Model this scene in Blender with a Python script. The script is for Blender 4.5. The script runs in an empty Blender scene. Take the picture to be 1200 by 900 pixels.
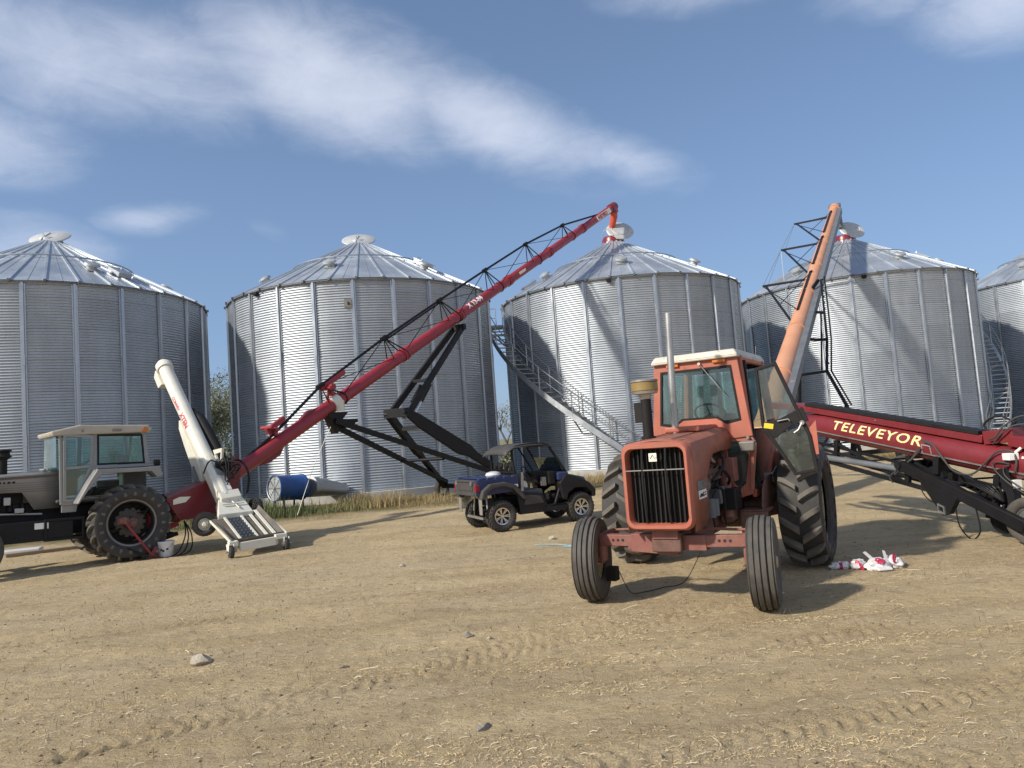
import bpy, bmesh, math, random
import numpy as np
from mathutils import Vector, Matrix, Euler
R_ = math.radians
rnd = random.Random(7)
nr = np.random.RandomState(11)
scene = bpy.context.scene
COL = scene.collection

# ---------------------------------------------------------------- camera
cam_d = bpy.data.cameras.new('camera')
cam = bpy.data.objects.new('camera', cam_d)
COL.objects.link(cam)
cam_d.sensor_fit = 'HORIZONTAL'; cam_d.sensor_width = 36.0
cam_d.lens = 36.0 * 857.8 / 1200.0
cam_d.clip_start = 0.1; cam_d.clip_end = 8000
PITCH, ROLL = R_(4.225), R_(4.227)
cam.matrix_world = Matrix.Translation((0, 0, 2.0)) @ Matrix.Rotation(R_(90) + PITCH, 4, 'X') @ Matrix.Rotation(-ROLL, 4, 'Z')
scene.camera = cam

# ---------------------------------------------------------------- light
SUN_AZ, SUN_EL = R_(31), R_(34)          # the light travels towards (cos az, sin az)
trav = Vector((math.cos(SUN_AZ) * math.cos(SUN_EL), math.sin(SUN_AZ) * math.cos(SUN_EL), -math.sin(SUN_EL)))
sd = bpy.data.lights.new('sun', 'SUN'); sd.energy = 3.9; sd.angle = R_(2.4); sd.color = (1.0, 0.93, 0.82)
sun = bpy.data.objects.new('sun', sd); COL.objects.link(sun)
sun.rotation_euler = trav.to_track_quat('-Z', 'Y').to_euler(); sun.location = (-20, -10, 30)

world = bpy.data.worlds.new('World'); scene.world = world; world.use_nodes = True
wn = world.node_tree.nodes; wl = world.node_tree.links
wn.clear()
def wnode(t, **k):
    n = wn.new(t)
    for a, b in k.items(): setattr(n, a, b)
    return n
def wmath(op, a, b=None, c=None):
    n = wn.new('ShaderNodeMath'); n.operation = op
    for i, v in enumerate((a, b, c)):
        if v is None: continue
        if isinstance(v, (int, float)): n.inputs[i].default_value = v
        else: wl.new(v, n.inputs[i])
    return n.outputs[0]
sky = wnode('ShaderNodeTexSky', sky_type='NISHITA', sun_disc=False, sun_elevation=SUN_EL,
            sun_rotation=math.atan2(-trav.x, -trav.y), altitude=700, air_density=1.0, dust_density=1.6, ozone_density=2.8)
tc = wnode('ShaderNodeTexCoord')
sep = wnode('ShaderNodeSeparateXYZ'); wl.new(tc.outputs['Generated'], sep.inputs[0])
az = wmath('ARCTAN2', sep.outputs[0], sep.outputs[1])
el = wmath('ARCSINE', sep.outputs[2])
cmb = wnode('ShaderNodeCombineXYZ'); wl.new(az, cmb.inputs[0]); wl.new(el, cmb.inputs[1])
# high thin cloud: a drifting streak, some wisps and an unseen veil added behind the camera to brighten the bins, fixed in the sky by azimuth and elevation
nz = wnode('ShaderNodeTexNoise'); nz.inputs['Scale'].default_value = 3.2; nz.inputs['Detail'].default_value = 9; nz.inputs['Roughness'].default_value = .56; nz.inputs['Distortion'].default_value = .35
mp = wnode('ShaderNodeMapping'); mp.inputs['Rotation'].default_value = (0, 0, R_(14)); mp.inputs['Scale'].default_value = (1.0, 2.1, 1)
wl.new(cmb.outputs[0], mp.inputs[0]); wl.new(mp.outputs[0], nz.inputs['Vector'])
nz2 = wnode('ShaderNodeTexNoise'); nz2.inputs['Scale'].default_value = 11; nz2.inputs['Detail'].default_value = 10; nz2.inputs['Roughness'].default_value = .68; nz2.inputs['Distortion'].default_value = .6
wl.new(mp.outputs[0], nz2.inputs['Vector'])
def blob(a0, e0, ra, re, tilt, amp):
    da = wmath('SUBTRACT', az, a0); de = wmath('SUBTRACT', el, e0)
    c, s = math.cos(tilt), math.sin(tilt)
    u = wmath('ADD', wmath('MULTIPLY', da, c), wmath('MULTIPLY', de, s))
    v = wmath('SUBTRACT', wmath('MULTIPLY', de, c), wmath('MULTIPLY', da, s))
    q = wmath('ADD', wmath('POWER', wmath('DIVIDE', wmath('ABSOLUTE', u), ra), 2.0), wmath('POWER', wmath('DIVIDE', wmath('ABSOLUTE', v), re), 2.0))
    g = wmath('POWER', 2.718, wmath('MULTIPLY', q, -1.0))
    return wmath('MULTIPLY', g, amp)
tot = None
for b in [
    (-.50, .47, .30, .075, R_(-2), .85), (-.22, .47, .22, .075, R_(-10), 1.0), (0.00, .415, .19, .055, R_(-22), .95), (.15, .365, .15, .035, R_(-22), .75),
    (-.62, .37, .13, .05, 0, .6), (-.45, .30, .07, .022, R_(8), .62), (-.60, .255, .10, .04, 0, .75), (-.31, .29, .04, .02, R_(-20), .35),
    (.30, .535, .16, .035, R_(-6), .62), (.63, .43, .10, .05, R_(-12), .75), (.52, .47, .10, .03, R_(-8), .6), (-1.3, .5, .4, .2, 0, .9), (1.3, .6, .4, .2, 0, .7), (2.6, .5, .9, .5, 0, 1.35), (-2.3, .6, .9, .5, 0, 1.2)]:  # last pair: unseen veil added behind the camera for bin reflections and fill
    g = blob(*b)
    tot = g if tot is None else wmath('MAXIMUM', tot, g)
d1 = wmath('MULTIPLY', wmath('SUBTRACT', nz.outputs[0], .5), 1.15)
d2 = wmath('MULTIPLY', wmath('SUBTRACT', nz2.outputs[0], .5), .5)
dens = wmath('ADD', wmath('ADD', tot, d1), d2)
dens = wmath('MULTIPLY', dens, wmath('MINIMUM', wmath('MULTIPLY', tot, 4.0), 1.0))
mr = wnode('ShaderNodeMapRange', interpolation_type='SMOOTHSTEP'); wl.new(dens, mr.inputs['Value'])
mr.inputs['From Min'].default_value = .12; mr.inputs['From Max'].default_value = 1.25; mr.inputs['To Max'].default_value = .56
hz = wnode('ShaderNodeMapRange', interpolation_type='SMOOTHERSTEP'); wl.new(el, hz.inputs['Value'])
hz.inputs['From Min'].default_value = -.05; hz.inputs['From Max'].default_value = .62; hz.inputs['To Min'].default_value = 1.0; hz.inputs['To Max'].default_value = 0.45
# smoke-hazy lower sky scatters a little grey
mxh = wnode('ShaderNodeMix', data_type='RGBA'); wl.new(wmath('MULTIPLY', hz.outputs[0], .62), mxh.inputs[0])
wl.new(sky.outputs[0], mxh.inputs[6]); mxh.inputs[7].default_value = (2.1, 3.2, 5.3, 1)
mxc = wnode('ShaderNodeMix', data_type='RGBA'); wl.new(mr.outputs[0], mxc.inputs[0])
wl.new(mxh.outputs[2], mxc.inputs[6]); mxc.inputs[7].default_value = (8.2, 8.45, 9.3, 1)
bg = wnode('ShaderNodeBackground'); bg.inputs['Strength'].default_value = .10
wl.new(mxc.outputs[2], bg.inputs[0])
wo = wnode('ShaderNodeOutputWorld'); wl.new(bg.outputs[0], wo.inputs[0])

scene.view_settings.view_transform = 'Standard'; scene.view_settings.look = 'None'
scene.view_settings.exposure = 0.34; scene.view_settings.gamma = 1.0
scene.view_settings.use_curve_mapping = False

# ---------------------------------------------------------------- materials
def nd(nt, t, **k):
    n = nt.nodes.new(t)
    for a, b in k.items(): setattr(n, a, b)
    return n
def rgba(c): return (c[0], c[1], c[2], 1)
def mat(name, col, rough=.5, metal=0., var=.18, dust=0., dcol=(.34, .27, .19), scale=3., bump=0., bscale=40., spec=.5, rust=0., streak=(1, 1, 1)):
    m = bpy.data.materials.new(name); m.use_nodes = True; nt = m.node_tree; b = nt.nodes['Principled BSDF']; L = nt.links
    t = nd(nt, 'ShaderNodeTexCoord'); mpp = nd(nt, 'ShaderNodeMapping'); mpp.inputs['Scale'].default_value = streak
    L.new(t.outputs['Object'], mpp.inputs[0])
    n1 = nd(nt, 'ShaderNodeTexNoise'); n1.inputs['Scale'].default_value = scale; n1.inputs['Detail'].default_value = 7; n1.inputs['Roughness'].default_value = .62
    L.new(mpp.outputs[0], n1.inputs['Vector'])
    r1 = nd(nt, 'ShaderNodeMapRange'); L.new(n1.outputs[0], r1.inputs[0]); r1.inputs[1].default_value = .3; r1.inputs[2].default_value = .7
    r1.inputs[3].default_value = 1 - var; r1.inputs[4].default_value = 1 + var
    mx = nd(nt, 'ShaderNodeVectorMath', operation='SCALE'); mx.inputs[0].default_value = col[:3]; L.new(r1.outputs[0], mx.inputs['Scale'])
    out = mx.outputs[0]
    if rust > 0:
        n3 = nd(nt, 'ShaderNodeTexNoise'); n3.inputs['Scale'].default_value = scale * 3.1; n3.inputs['Detail'].default_value = 8; n3.inputs['Roughness'].default_value = .7
        L.new(t.outputs['Object'], n3.inputs['Vector'])
        r3 = nd(nt, 'ShaderNodeMapRange'); L.new(n3.outputs[0], r3.inputs[0]); r3.inputs[1].default_value = .64 - rust * .2; r3.inputs[2].default_value = .72 - rust * .1; r3.inputs[4].default_value = .8
        m3 = nd(nt, 'ShaderNodeMix', data_type='RGBA'); L.new(r3.outputs[0], m3.inputs[0]); L.new(out, m3.inputs[6]); m3.inputs[7].default_value = (.12, .055, .03, 1)
        out = m3.outputs[2]
    if dust > 0:
        n2 = nd(nt, 'ShaderNodeTexNoise'); n2.inputs['Scale'].default_value = scale * 1.7; n2.inputs['Detail'].default_value = 9; n2.inputs['Roughness'].default_value = .68
        L.new(t.outputs['Object'], n2.inputs['Vector'])
        r2 = nd(nt, 'ShaderNodeMapRange'); L.new(n2.outputs[0], r2.inputs[0]); r2.inputs[1].default_value = .32; r2.inputs[2].default_value = .75
        r2.inputs[3].default_value = dust * .45; r2.inputs[4].default_value = min(1, dust * 1.5)
        m2 = nd(nt, 'ShaderNodeMix', data_type='RGBA'); L.new(r2.outputs[0], m2.inputs[0]); L.new(out, m2.inputs[6]); m2.inputs[7].default_value = rgba(dcol)
        out = m2.outputs[2]
    L.new(out, b.inputs['Base Color'])
    rr = nd(nt, 'ShaderNodeMapRange'); L.new(n1.outputs[0], rr.inputs[0]); rr.inputs[1].default_value = .3; rr.inputs[2].default_value = .7
    rr.inputs[3].default_value = max(.02, rough - .1); rr.inputs[4].default_value = min(1, rough + .12); L.new(rr.outputs[0], b.inputs['Roughness'])
    b.inputs['Metallic'].default_value = metal; b.inputs['Specular IOR Level'].default_value = spec
    if bump > 0:
        nb = nd(nt, 'ShaderNodeTexNoise'); nb.inputs['Scale'].default_value = bscale; nb.inputs['Detail'].default_value = 5
        L.new(t.outputs['Object'], nb.inputs['Vector'])
        bp = nd(nt, 'ShaderNodeBump'); bp.inputs['Strength'].default_value = bump; bp.inputs['Distance'].default_value = .01
        L.new(nb.outputs[0], bp.inputs['Height']); L.new(bp.outputs[0], b.inputs['Normal'])
    return m
def glass(name, tint, gl=.18, dirt=.12):
    m = bpy.data.materials.new(name); m.use_nodes = True; nt = m.node_tree; nt.nodes.clear(); L = nt.links
    o = nd(nt, 'ShaderNodeOutputMaterial'); tr = nd(nt, 'ShaderNodeBsdfTransparent'); tr.inputs[0].default_value = rgba(tint)
    g = nd(nt, 'ShaderNodeBsdfGlossy'); g.inputs['Roughness'].default_value = .06; g.inputs[0].default_value = (.9, .95, .95, 1)
    fr = nd(nt, 'ShaderNodeFresnel'); fr.inputs[0].default_value = 1.5
    ad = nd(nt, 'ShaderNodeMath', operation='MULTIPLY_ADD'); L.new(fr.outputs[0], ad.inputs[0]); ad.inputs[1].default_value = 1.2; ad.inputs[2].default_value = gl * .3
    ms = nd(nt, 'ShaderNodeMixShader'); L.new(ad.outputs[0], ms.inputs[0]); L.new(tr.outputs[0], ms.inputs[1]); L.new(g.outputs[0], ms.inputs[2])
    df = nd(nt, 'ShaderNodeBsdfDiffuse'); df.inputs[0].default_value = (.45, .47, .42, 1)
    t = nd(nt, 'ShaderNodeTexCoord'); n = nd(nt, 'ShaderNodeTexNoise'); n.inputs['Scale'].default_value = 5; n.inputs['Detail'].default_value = 8
    L.new(t.outputs['Object'], n.inputs['Vector'])
    r = nd(nt, 'ShaderNodeMapRange'); L.new(n.outputs[0], r.inputs[0]); r.inputs[1].default_value = .35; r.inputs[2].default_value = .75; r.inputs[3].default_value = dirt * .4; r.inputs[4].default_value = dirt * 1.8
    m2 = nd(nt, 'ShaderNodeMixShader'); L.new(r.outputs[0], m2.inputs[0]); L.new(ms.outputs[0], m2.inputs[1]); L.new(df.outputs[0], m2.inputs[2])
    L.new(m2.outputs[0], o.inputs[0]); return m

M = {}
M['orange'] = mat('faded orange paint', (.42, .095, .055), .55, dust=.18, var=.2, scale=2.6, rust=.2, bump=.12, bscale=14)
M['orange_dirty'] = mat('grimy orange paint', (.30, .062, .035), .6, dust=.28, var=.3, scale=3.5, rust=.4)
M['maroon'] = mat('oxide maroon paint', (.20, .045, .04), .55, dust=.22, var=.25, scale=5, rust=.25, bump=.2)
M['maroon_dark'] = mat('oily maroon castings', (.09, .028, .026), .5, dust=.18, var=.4, scale=6, rust=.3, bump=.3)
M['roofwhite'] = mat('weathered white roof paint', (.58, .56, .48), .55, dust=.15, rust=.12)
M['black'] = mat('black satin paint', (.0065, .007, .009), .5, dust=.012, scale=3, spec=.28)
M['rubber_black'] = mat('black rubber', (.009, .009, .010), .65, dust=.02, spec=.25)
M['tyre'] = mat('tyre rubber', (.028, .027, .026), .72, dust=.30, dcol=(.21, .185, .15), scale=3.5, bump=.25, bscale=60)
M['tyre_dark'] = mat('dark tyre rubber', (.022, .021, .021), .72, dust=.12, dcol=(.21, .185, .15), scale=4, bump=.25, bscale=60)
M['lug'] = mat('dusty tyre lugs with lit tops', (.045, .043, .04), .75, dust=.42, dcol=(.25, .22, .175), scale=3, bump=.2, bscale=50)  # paler from dust and to colour in sunlit lug tops
M['tan_rim'] = mat('cream wheel paint', (.48, .38, .2), .6, dust=.2, rust=.25)
M['grille'] = mat('black grille', (.007, .007, .007), .6, dust=.03, scale=6, spec=.25)
M['grille_dust'] = mat('dusty radiator core', (.010, .010, .009), .9, dust=.15, dcol=(.05, .045, .04), scale=5)
M['steel'] = mat('dull steel', (.42, .42, .41), .42, metal=.8, dust=.08)
M['chrome'] = mat('bright steel', (.7, .7, .7), .2, metal=1.0, var=.05)
M['galv'] = mat('galvanised sheet', (.50, .52, .54), .42, metal=.9, var=.08, scale=1.3)
M['galv_rib'] = mat('galvanised channel', (.44, .47, .50), .42, metal=.9, var=.1, scale=1.5)
M['galv_dull'] = mat('dull galvanised steel', (.42, .44, .45), .55, metal=.5, var=.12)
M['yellow'] = mat('yellowed plastic', (.24, .16, .04), .4, dust=.15)
M['sticker_y'] = mat('yellow decal', (.75, .55, .03), .5, var=.05)
M['amber'] = mat('amber lens', (.55, .16, .02), .3, var=.05)
M['galv_light'] = mat('weathered light zinc', (.50, .51, .50), .6, metal=.35, var=.1)
M['cream'] = mat('cream badge', (.8, .76, .6), .5, var=.04)
M['badge_black'] = mat('badge black', (.015, .015, .015), .5, var=.04)
M['grey_lamp'] = mat('grey lamp body', (.17, .17, .165), .5, dust=.2)
M['seat'] = mat('seat vinyl', (.06, .07, .08), .7, dust=.1)
M['red'] = mat('crimson auger paint', (.27, .012, .026), .36, dust=.07, var=.12, scale=1.2)
M['red_deep'] = mat('deep red paint', (.17, .008, .018), .34, dust=.06, var=.15, scale=1.5)
M['red_bright'] = mat('orange red spout', (.55, .07, .03), .5, dust=.06)
M['white'] = mat('cream white paint', (.72, .70, .60), .45, dust=.10, var=.07, rust=.05)
M['canvas'] = mat('hopper rubber skirt', (.05, .05, .048), .75, dust=.3)
M['peach'] = mat('sun bleached orange tube', (.60, .255, .135), .6, dust=.2, dcol=(.55, .42, .28), var=.1, scale=.9, streak=(1, 1, 1))
M['greybeam'] = mat('blue grey steel', (.11, .125, .145), .5, dust=.1)
M['silver'] = mat('silver grey tractor paint', (.27, .27, .265), .42, metal=.25, dust=.10, var=.12)
M['groove'] = mat('dark grey panel groove', (.12, .12, .12), .5, var=.1)  # even dark grey of the thin lines along the hood
M['dkbrown'] = mat('dark brown stripe', (.07, .045, .035), .5, dust=.15)
M['blue'] = mat('blue body plastic', (.009, .025, .105), .35, dust=.06, var=.1)
M['blue_fan'] = mat('blue fan paint', (.01, .08, .28), .4, dust=.06)
M['plastic'] = mat('black plastic', (.008, .009, .011), .5, dust=.02, spec=.3)
M['greyplastic'] = mat('dusty grey plastic', (.032, .032, .034), .65, dust=.09, dcol=(.28, .24, .19))
M['tail'] = mat('red tail lens', (.25, .01, .02), .25, var=.05)
M['gold'] = mat('pale gold lettering', (.80, .66, .30), .5, var=.05)
M['lettering_red'] = mat('red lettering', (.45, .02, .04), .5, var=.1)
M['lettering_white'] = mat('white lettering', (.8, .78, .74), .5, var=.05)
M['concrete'] = mat('pale concrete', (.40, .385, .35), .85, var=.15, scale=1.5, bump=.4, bscale=20)
M['bag'] = mat('white plastic bag', (.66, .65, .65), .35, var=.12, dust=.12)
M['cab_cap'] = mat('weathered beige roof', (.46, .42, .34), .6, dust=.2, rust=.1)
M['bag_red'] = mat('red print', (.42, .03, .08), .4, var=.1)
M['bucket'] = mat('white bucket plastic', (.76, .76, .74), .4, dust=.1)
M['rock'] = mat('pale stone', (.46, .41, .32), .9, var=.3, scale=2.5, bump=1., bscale=6, spec=.15, dust=.2)
M['rockd'] = mat('grey stone', (.26, .235, .20), .9, var=.3, scale=2.5, bump=1., bscale=6, spec=.12, dust=.3)
M['straw'] = mat('straw', (.66, .50, .26), .8, var=.3, scale=.8)
M['straw_pale'] = mat('pale straw', (.70, .60, .40), .75, var=.25, scale=.8)
M['twig'] = mat('dark stalks', (.20, .15, .10), .85, var=.3, scale=.8)
M['clod'] = mat('soil clods', (.26, .195, .12), .95, var=.25, scale=2)
M['grass'] = mat('dry grass', (.34, .26, .13), .85, var=.4, scale=.9)
M['grass_ochre'] = mat('ochre dry grass', (.44, .30, .12), .85, var=.3, scale=.9)
M['grass_green'] = mat('green weeds', (.115, .14, .05), .8, var=.4, scale=.9)
M['leaf'] = mat('grey green leaves', (.215, .225, .145), .8, var=.4, scale=.5)
M['bark'] = mat('grey bark', (.17, .15, .125), .9, var=.25, scale=4)
M['rope'] = mat('pale blue rope', (.22, .38, .46), .7, var=.1)
M['glass'] = glass('tinted cab glass', (.70, .84, .82), .12, .03)
M['glass_teal'] = glass('green tinted glass', (.66, .82, .76), .16, .07)
M['glass_door'] = glass('dusty door glass', (.60, .70, .69), .06, .06)

# ---------------------------------------------------------------- mesh helper
class MB:
    def __init__(s): s.v = []; s.f = []; s.sm = []
    def add(s, vs, fs, smooth=True):
        o = len(s.v); s.v += [tuple(p) for p in vs]; s.f += [tuple(i + o for i in f) for f in fs]; s.sm += [smooth] * len(fs); return s
    def hexa(s, p):      # p: 4 bottom (ccw from above), 4 top
        return s.add(p, [(3, 2, 1, 0), (4, 5, 6, 7), (0, 1, 5, 4), (1, 2, 6, 5), (2, 3, 7, 6), (3, 0, 4, 7)], False)
    def box(s, c, d, rot=None):
        c = Vector(c); h = Vector(d) / 2; m = rot if isinstance(rot, Matrix) else (Euler([R_(a) for a in rot]).to_matrix() if rot else Matrix.Identity(3))
        return s.hexa([c + m @ Vector((x * h.x, y * h.y, z * h.z)) for z in (-1, 1) for x, y in ((-1, -1), (1, -1), (1, 1), (-1, 1))])
    def beam(s, a, b, w, h=None, up=(0, 0, 1)):
        a = Vector(a); b = Vector(b); h = h or w; d = (b - a).normalized(); u = Vector(up)
        sx = d.cross(u)
        if sx.length < 1e-4: sx = d.cross(Vector((1, 0, 0)))
        sx.normalize(); uz = sx.cross(d).normalized()
        q = [(-1, -1), (1, -1), (1, 1), (-1, 1)]
        P = [a + sx * x * w / 2 + uz * y * h / 2 for x, y in q] + [b + sx * x * w / 2 + uz * y * h / 2 for x, y in q]
        return s.hexa(P)
    def tube(s, pts, r, n=10, caps=True):
        pts = [Vector(p) for p in pts]; k = len(pts); rs = r if isinstance(r, (list, tuple)) else [r] * k
        vs = []; prev = None
        for i, p in enumerate(pts):
            d = (pts[min(i + 1, k - 1)] - pts[max(i - 1, 0)]).normalized()
            if prev is None:
                x = d.cross(Vector((0, 0, 1)))
                if x.length < .01: x = d.cross(Vector((1, 0, 0)))
            else: x = prev - d * prev.dot(d)
            x.normalize(); prev = x; y = d.cross(x)
            for j in range(n):
                t = 2 * math.pi * j / n; vs.append(p + (x * math.cos(t) + y * math.sin(t)) * rs[i])
        fs = [(i * n + j, i * n + (j + 1) % n, (i + 1) * n + (j + 1) % n, (i + 1) * n + j) for i in range(k - 1) for j in range(n)]
        s.add(vs, fs)
        if caps:
            s.add([vs[j] for j in range(n)], [tuple(range(n - 1, -1, -1))], False)
            s.add([vs[(k - 1) * n + j] for j in range(n)], [tuple(range(n))], False)
        return s
    def cyl(s, a, b, r, r2=None, n=20): return s.tube([a, b], [r, r if r2 is None else r2], n)
    def prism(s, poly, o, u, v, th):     # polygon in the (u,v) plane at o, thickness th centred
        o = Vector(o); u = Vector(u).normalized(); v = Vector(v).normalized(); w = u.cross(v).normalized(); n = len(poly)
        P = [o + u * a + v * b - w * th / 2 for a, b in poly] + [o + u * a + v * b + w * th / 2 for a, b in poly]
        return s.add(P, [tuple(range(n - 1, -1, -1)), tuple(range(n, 2 * n))] + [(i, (i + 1) % n, n + (i + 1) % n, n + i) for i in range(n)], False)
    def frame(s, outer, inner, o, u, v, th):
        o = Vector(o); u = Vector(u).normalized(); v = Vector(v).normalized(); w = u.cross(v).normalized(); n = len(outer)
        P = []
        for side in (-1, 1):
            for pl in (outer, inner): P += [o + u * a + v * b + w * th / 2 * side for a, b in pl]
        F = []
        for i in range(n):
            j = (i + 1) % n
            F += [(j, i, n + i, n + j), (2 * n + i, 2 * n + j, 3 * n + j, 3 * n + i), (i, j, 2 * n + j, 2 * n + i), (n + j, n + i, 3 * n + i, 3 * n + j)]
        return s.add(P, F, False)
    def lathe(s, prof, o=(0, 0, 0), axis=(0, 0, 1), n=48, closed=False, smooth=True):    # prof: (radius, along axis)
        o = Vector(o); a = Vector(axis).normalized(); x = a.cross(Vector((0, 0, 1)))
        if x.length < .01: x = Vector((1, 0, 0))
        x.normalize(); y = a.cross(x); k = len(prof); vs = []
        for r, t in prof:
            for j in range(n):
                q = 2 * math.pi * j / n; vs.append(o + a * t + (x * math.cos(q) + y * math.sin(q)) * r)
        K = k if closed else k - 1
        fs = [(i * n + j, ((i + 1) % k) * n + j, ((i + 1) % k) * n + (j + 1) % n, i * n + (j + 1) % n) for i in range(K) for j in range(n)]
        return s.add(vs, fs, smooth)
    def loft(s, rings, caps=True, smooth=False):
        n = len(rings[0]); vs = [p for r in rings for p in r]
        s.add(vs, [(i * n + j, i * n + (j + 1) % n, (i + 1) * n + (j + 1) % n, (i + 1) * n + j) for i in range(len(rings) - 1) for j in range(n)], smooth)
        if caps:
            s.add(rings[0], [tuple(range(n - 1, -1, -1))], False); s.add(rings[-1], [tuple(range(n))], False)
        return s
    def xf(s, m):
        s.v = [tuple(m @ Vector(p)) for p in s.v]; return s
    def mesh(s, name, material=None, fix=True):
        me = bpy.data.meshes.new(name); me.from_pydata(s.v, [], s.f)
        me.polygons.foreach_set('use_smooth', s.sm)
        if fix and len(s.f) < 60000:
            bm = bmesh.new(); bm.from_mesh(me); bmesh.ops.recalc_face_normals(bm, faces=bm.faces); bm.to_mesh(me); bm.free()
        if any(s.sm): me.set_sharp_from_angle(angle=R_(38))
        if material: me.materials.append(material)
        me.update(); return me
    def build(s, name, material, parent=None, bev=0., world=False, label=None):
        if world and parent is not None:
            p0 = worldloc(parent)
            s.v = [(v[0] - p0.x, v[1] - p0.y, v[2] - p0.z) for v in s.v]
        o = bpy.data.objects.new(name, s.mesh(name, material)); COL.objects.link(o)
        if parent is not None: o.parent = parent
        if bev > 0:
            md = o.modifiers.new('bevel', 'BEVEL'); md.width = bev; md.segments = 2; md.limit_method = 'ANGLE'; md.angle_limit = R_(40)
        if label: o['label'] = label
        return o
def worldloc(o):
    p = Vector(o.location)
    while o.parent is not None:
        o = o.parent; p = p + Vector(o.location)
    return p
def thing(name, label, cat, loc=(0, 0, 0), rz=0., group=None, kind=None, tilt=0.):
    o = bpy.data.objects.new(name, None); COL.objects.link(o); o.location = loc
    o.rotation_euler = (0, tilt, rz); o.empty_display_size = .2
    return tag(o, label, cat, group, kind)
def tag(o, label, cat, group=None, kind=None):
    o['label'] = label; o['category'] = cat
    if group: o['group'] = group
    if kind: o['kind'] = kind
    return o
def place(name, me, parent, loc, rot=(0, 0, 0), sc=None):
    o = bpy.data.objects.new(name, me); COL.objects.link(o); o.parent = parent; o.location = loc; o.rotation_euler = rot
    if sc: o.scale = sc
    return o
def copy_tree(o, parent=None):
    c = o.copy(); COL.objects.link(c); c.parent = parent
    for ch in list(o.children): copy_tree(ch, c)
    return c
def smoothpath(pts, k=8):
    pts = [Vector(p) for p in pts]; P = [pts[0]] + pts + [pts[-1]]; out = []
    for i in range(1, len(P) - 2):
        a, b, c, d = P[i - 1:i + 3]
        for j in range(k):
            t = j / k
            out.append(.5 * ((2 * b) + (c - a) * t + (2 * a - 5 * b + 4 * c - d) * t * t + (3 * b - a - 3 * c + d) * t ** 3))
    out.append(pts[-1]); return out
def text_mesh(body, size=1., shear=0., bold=.0, spacing=1.):
    cu = bpy.data.curves.new('text', 'FONT'); cu.body = body; cu.size = size; cu.shear = shear; cu.offset = bold; cu.space_character = spacing
    cu.resolution_u = 3
    o = bpy.data.objects.new('text', cu); COL.objects.link(o)
    dg = bpy.context.evaluated_depsgraph_get(); dg.update()
    me = bpy.data.meshes.new_from_object(o.evaluated_get(dg)); bpy.data.objects.remove(o); bpy.data.curves.remove(cu)
    return me
def text_on_plane(name, body, size, o, u, v, material, parent, shear=0., bold=.0, off=.004, spacing=1.):
    me = text_mesh(body, size, shear, bold, spacing); o = Vector(o); u = Vector(u).normalized(); v = Vector(v).normalized(); w = u.cross(v)
    for p in me.vertices: p.co = o + u * p.co.x + v * p.co.y + w * off
    me.materials.clear(); me.materials.append(material)
    ob = bpy.data.objects.new(name, me); COL.objects.link(ob); ob.parent = parent; return ob
def text_on_tube(name, body, size, A, B, r, u0, phi, material, parent, up_ref, flip=False, shear=0., bold=0., sx=1., spacing=1.):
    # text runs along A->B starting u0 metres from A, wrapped on a tube of radius r; phi is the angle of the baseline
    me = text_mesh(body, size, shear, bold, spacing)
    bm = bmesh.new(); bm.from_mesh(me)
    for k in range(-6, 16):
        bmesh.ops.bisect_plane(bm, geom=bm.verts[:] + bm.edges[:] + bm.faces[:], plane_co=(0, k * size * .1, 0), plane_no=(0, 1, 0))
    bm.to_mesh(me); bm.free()
    A = Vector(A); B = Vector(B); d = (B - A).normalized(); up = Vector(up_ref); up = (up - d * up.dot(d)).normalized(); side = d.cross(up)
    if flip: side = -side
    for p in me.vertices:
        a = phi + p.co.y / r
        p.co = A + d * (u0 + p.co.x * sx) + (side * math.cos(a) + up * math.sin(a)) * (r + .004)
    me.materials.clear(); me.materials.append(material)
    ob = bpy.data.objects.new(name, me); COL.objects.link(ob); ob.parent = parent; return ob

# ---------------------------------------------------------------- wheels (axis along local Y)
def carcass(R, W, rim, crown=.05, groove=None):
    hw = W / 2; p = [(rim, -hw * .62), (rim + .01, -hw * .78)]
    h = R - rim
    for t, y in ((.25, .93), (.5, 1.0), (.72, .98), (.88, .9)): p.append((rim + h * t, -hw * y))
    if groove:
        n = groove; edge = hw * .82; d = .02
        for i in range(n):
            a = -edge + 2 * edge * i / n; b = -edge + 2 * edge * (i + 1) / n; g = (b - a) * .17; rr = R - crown * abs((a + b) / 2 / edge) ** 2
            p += [(rr - d, a + g * .3), (rr, a + g), (rr, b - g), (rr - d, b - g * .3)]
    else:
        for y in (-.75, -.4, 0, .4, .75): p.append((R - crown * abs(y) ** 2.2, hw * y))
    for t, y in ((.88, .9), (.72, .98), (.5, 1.0), (.25, .93)): p.append((rim + h * t, hw * y))
    p += [(rim + .01, hw * .78), (rim, hw * .62)]
    return p
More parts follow.
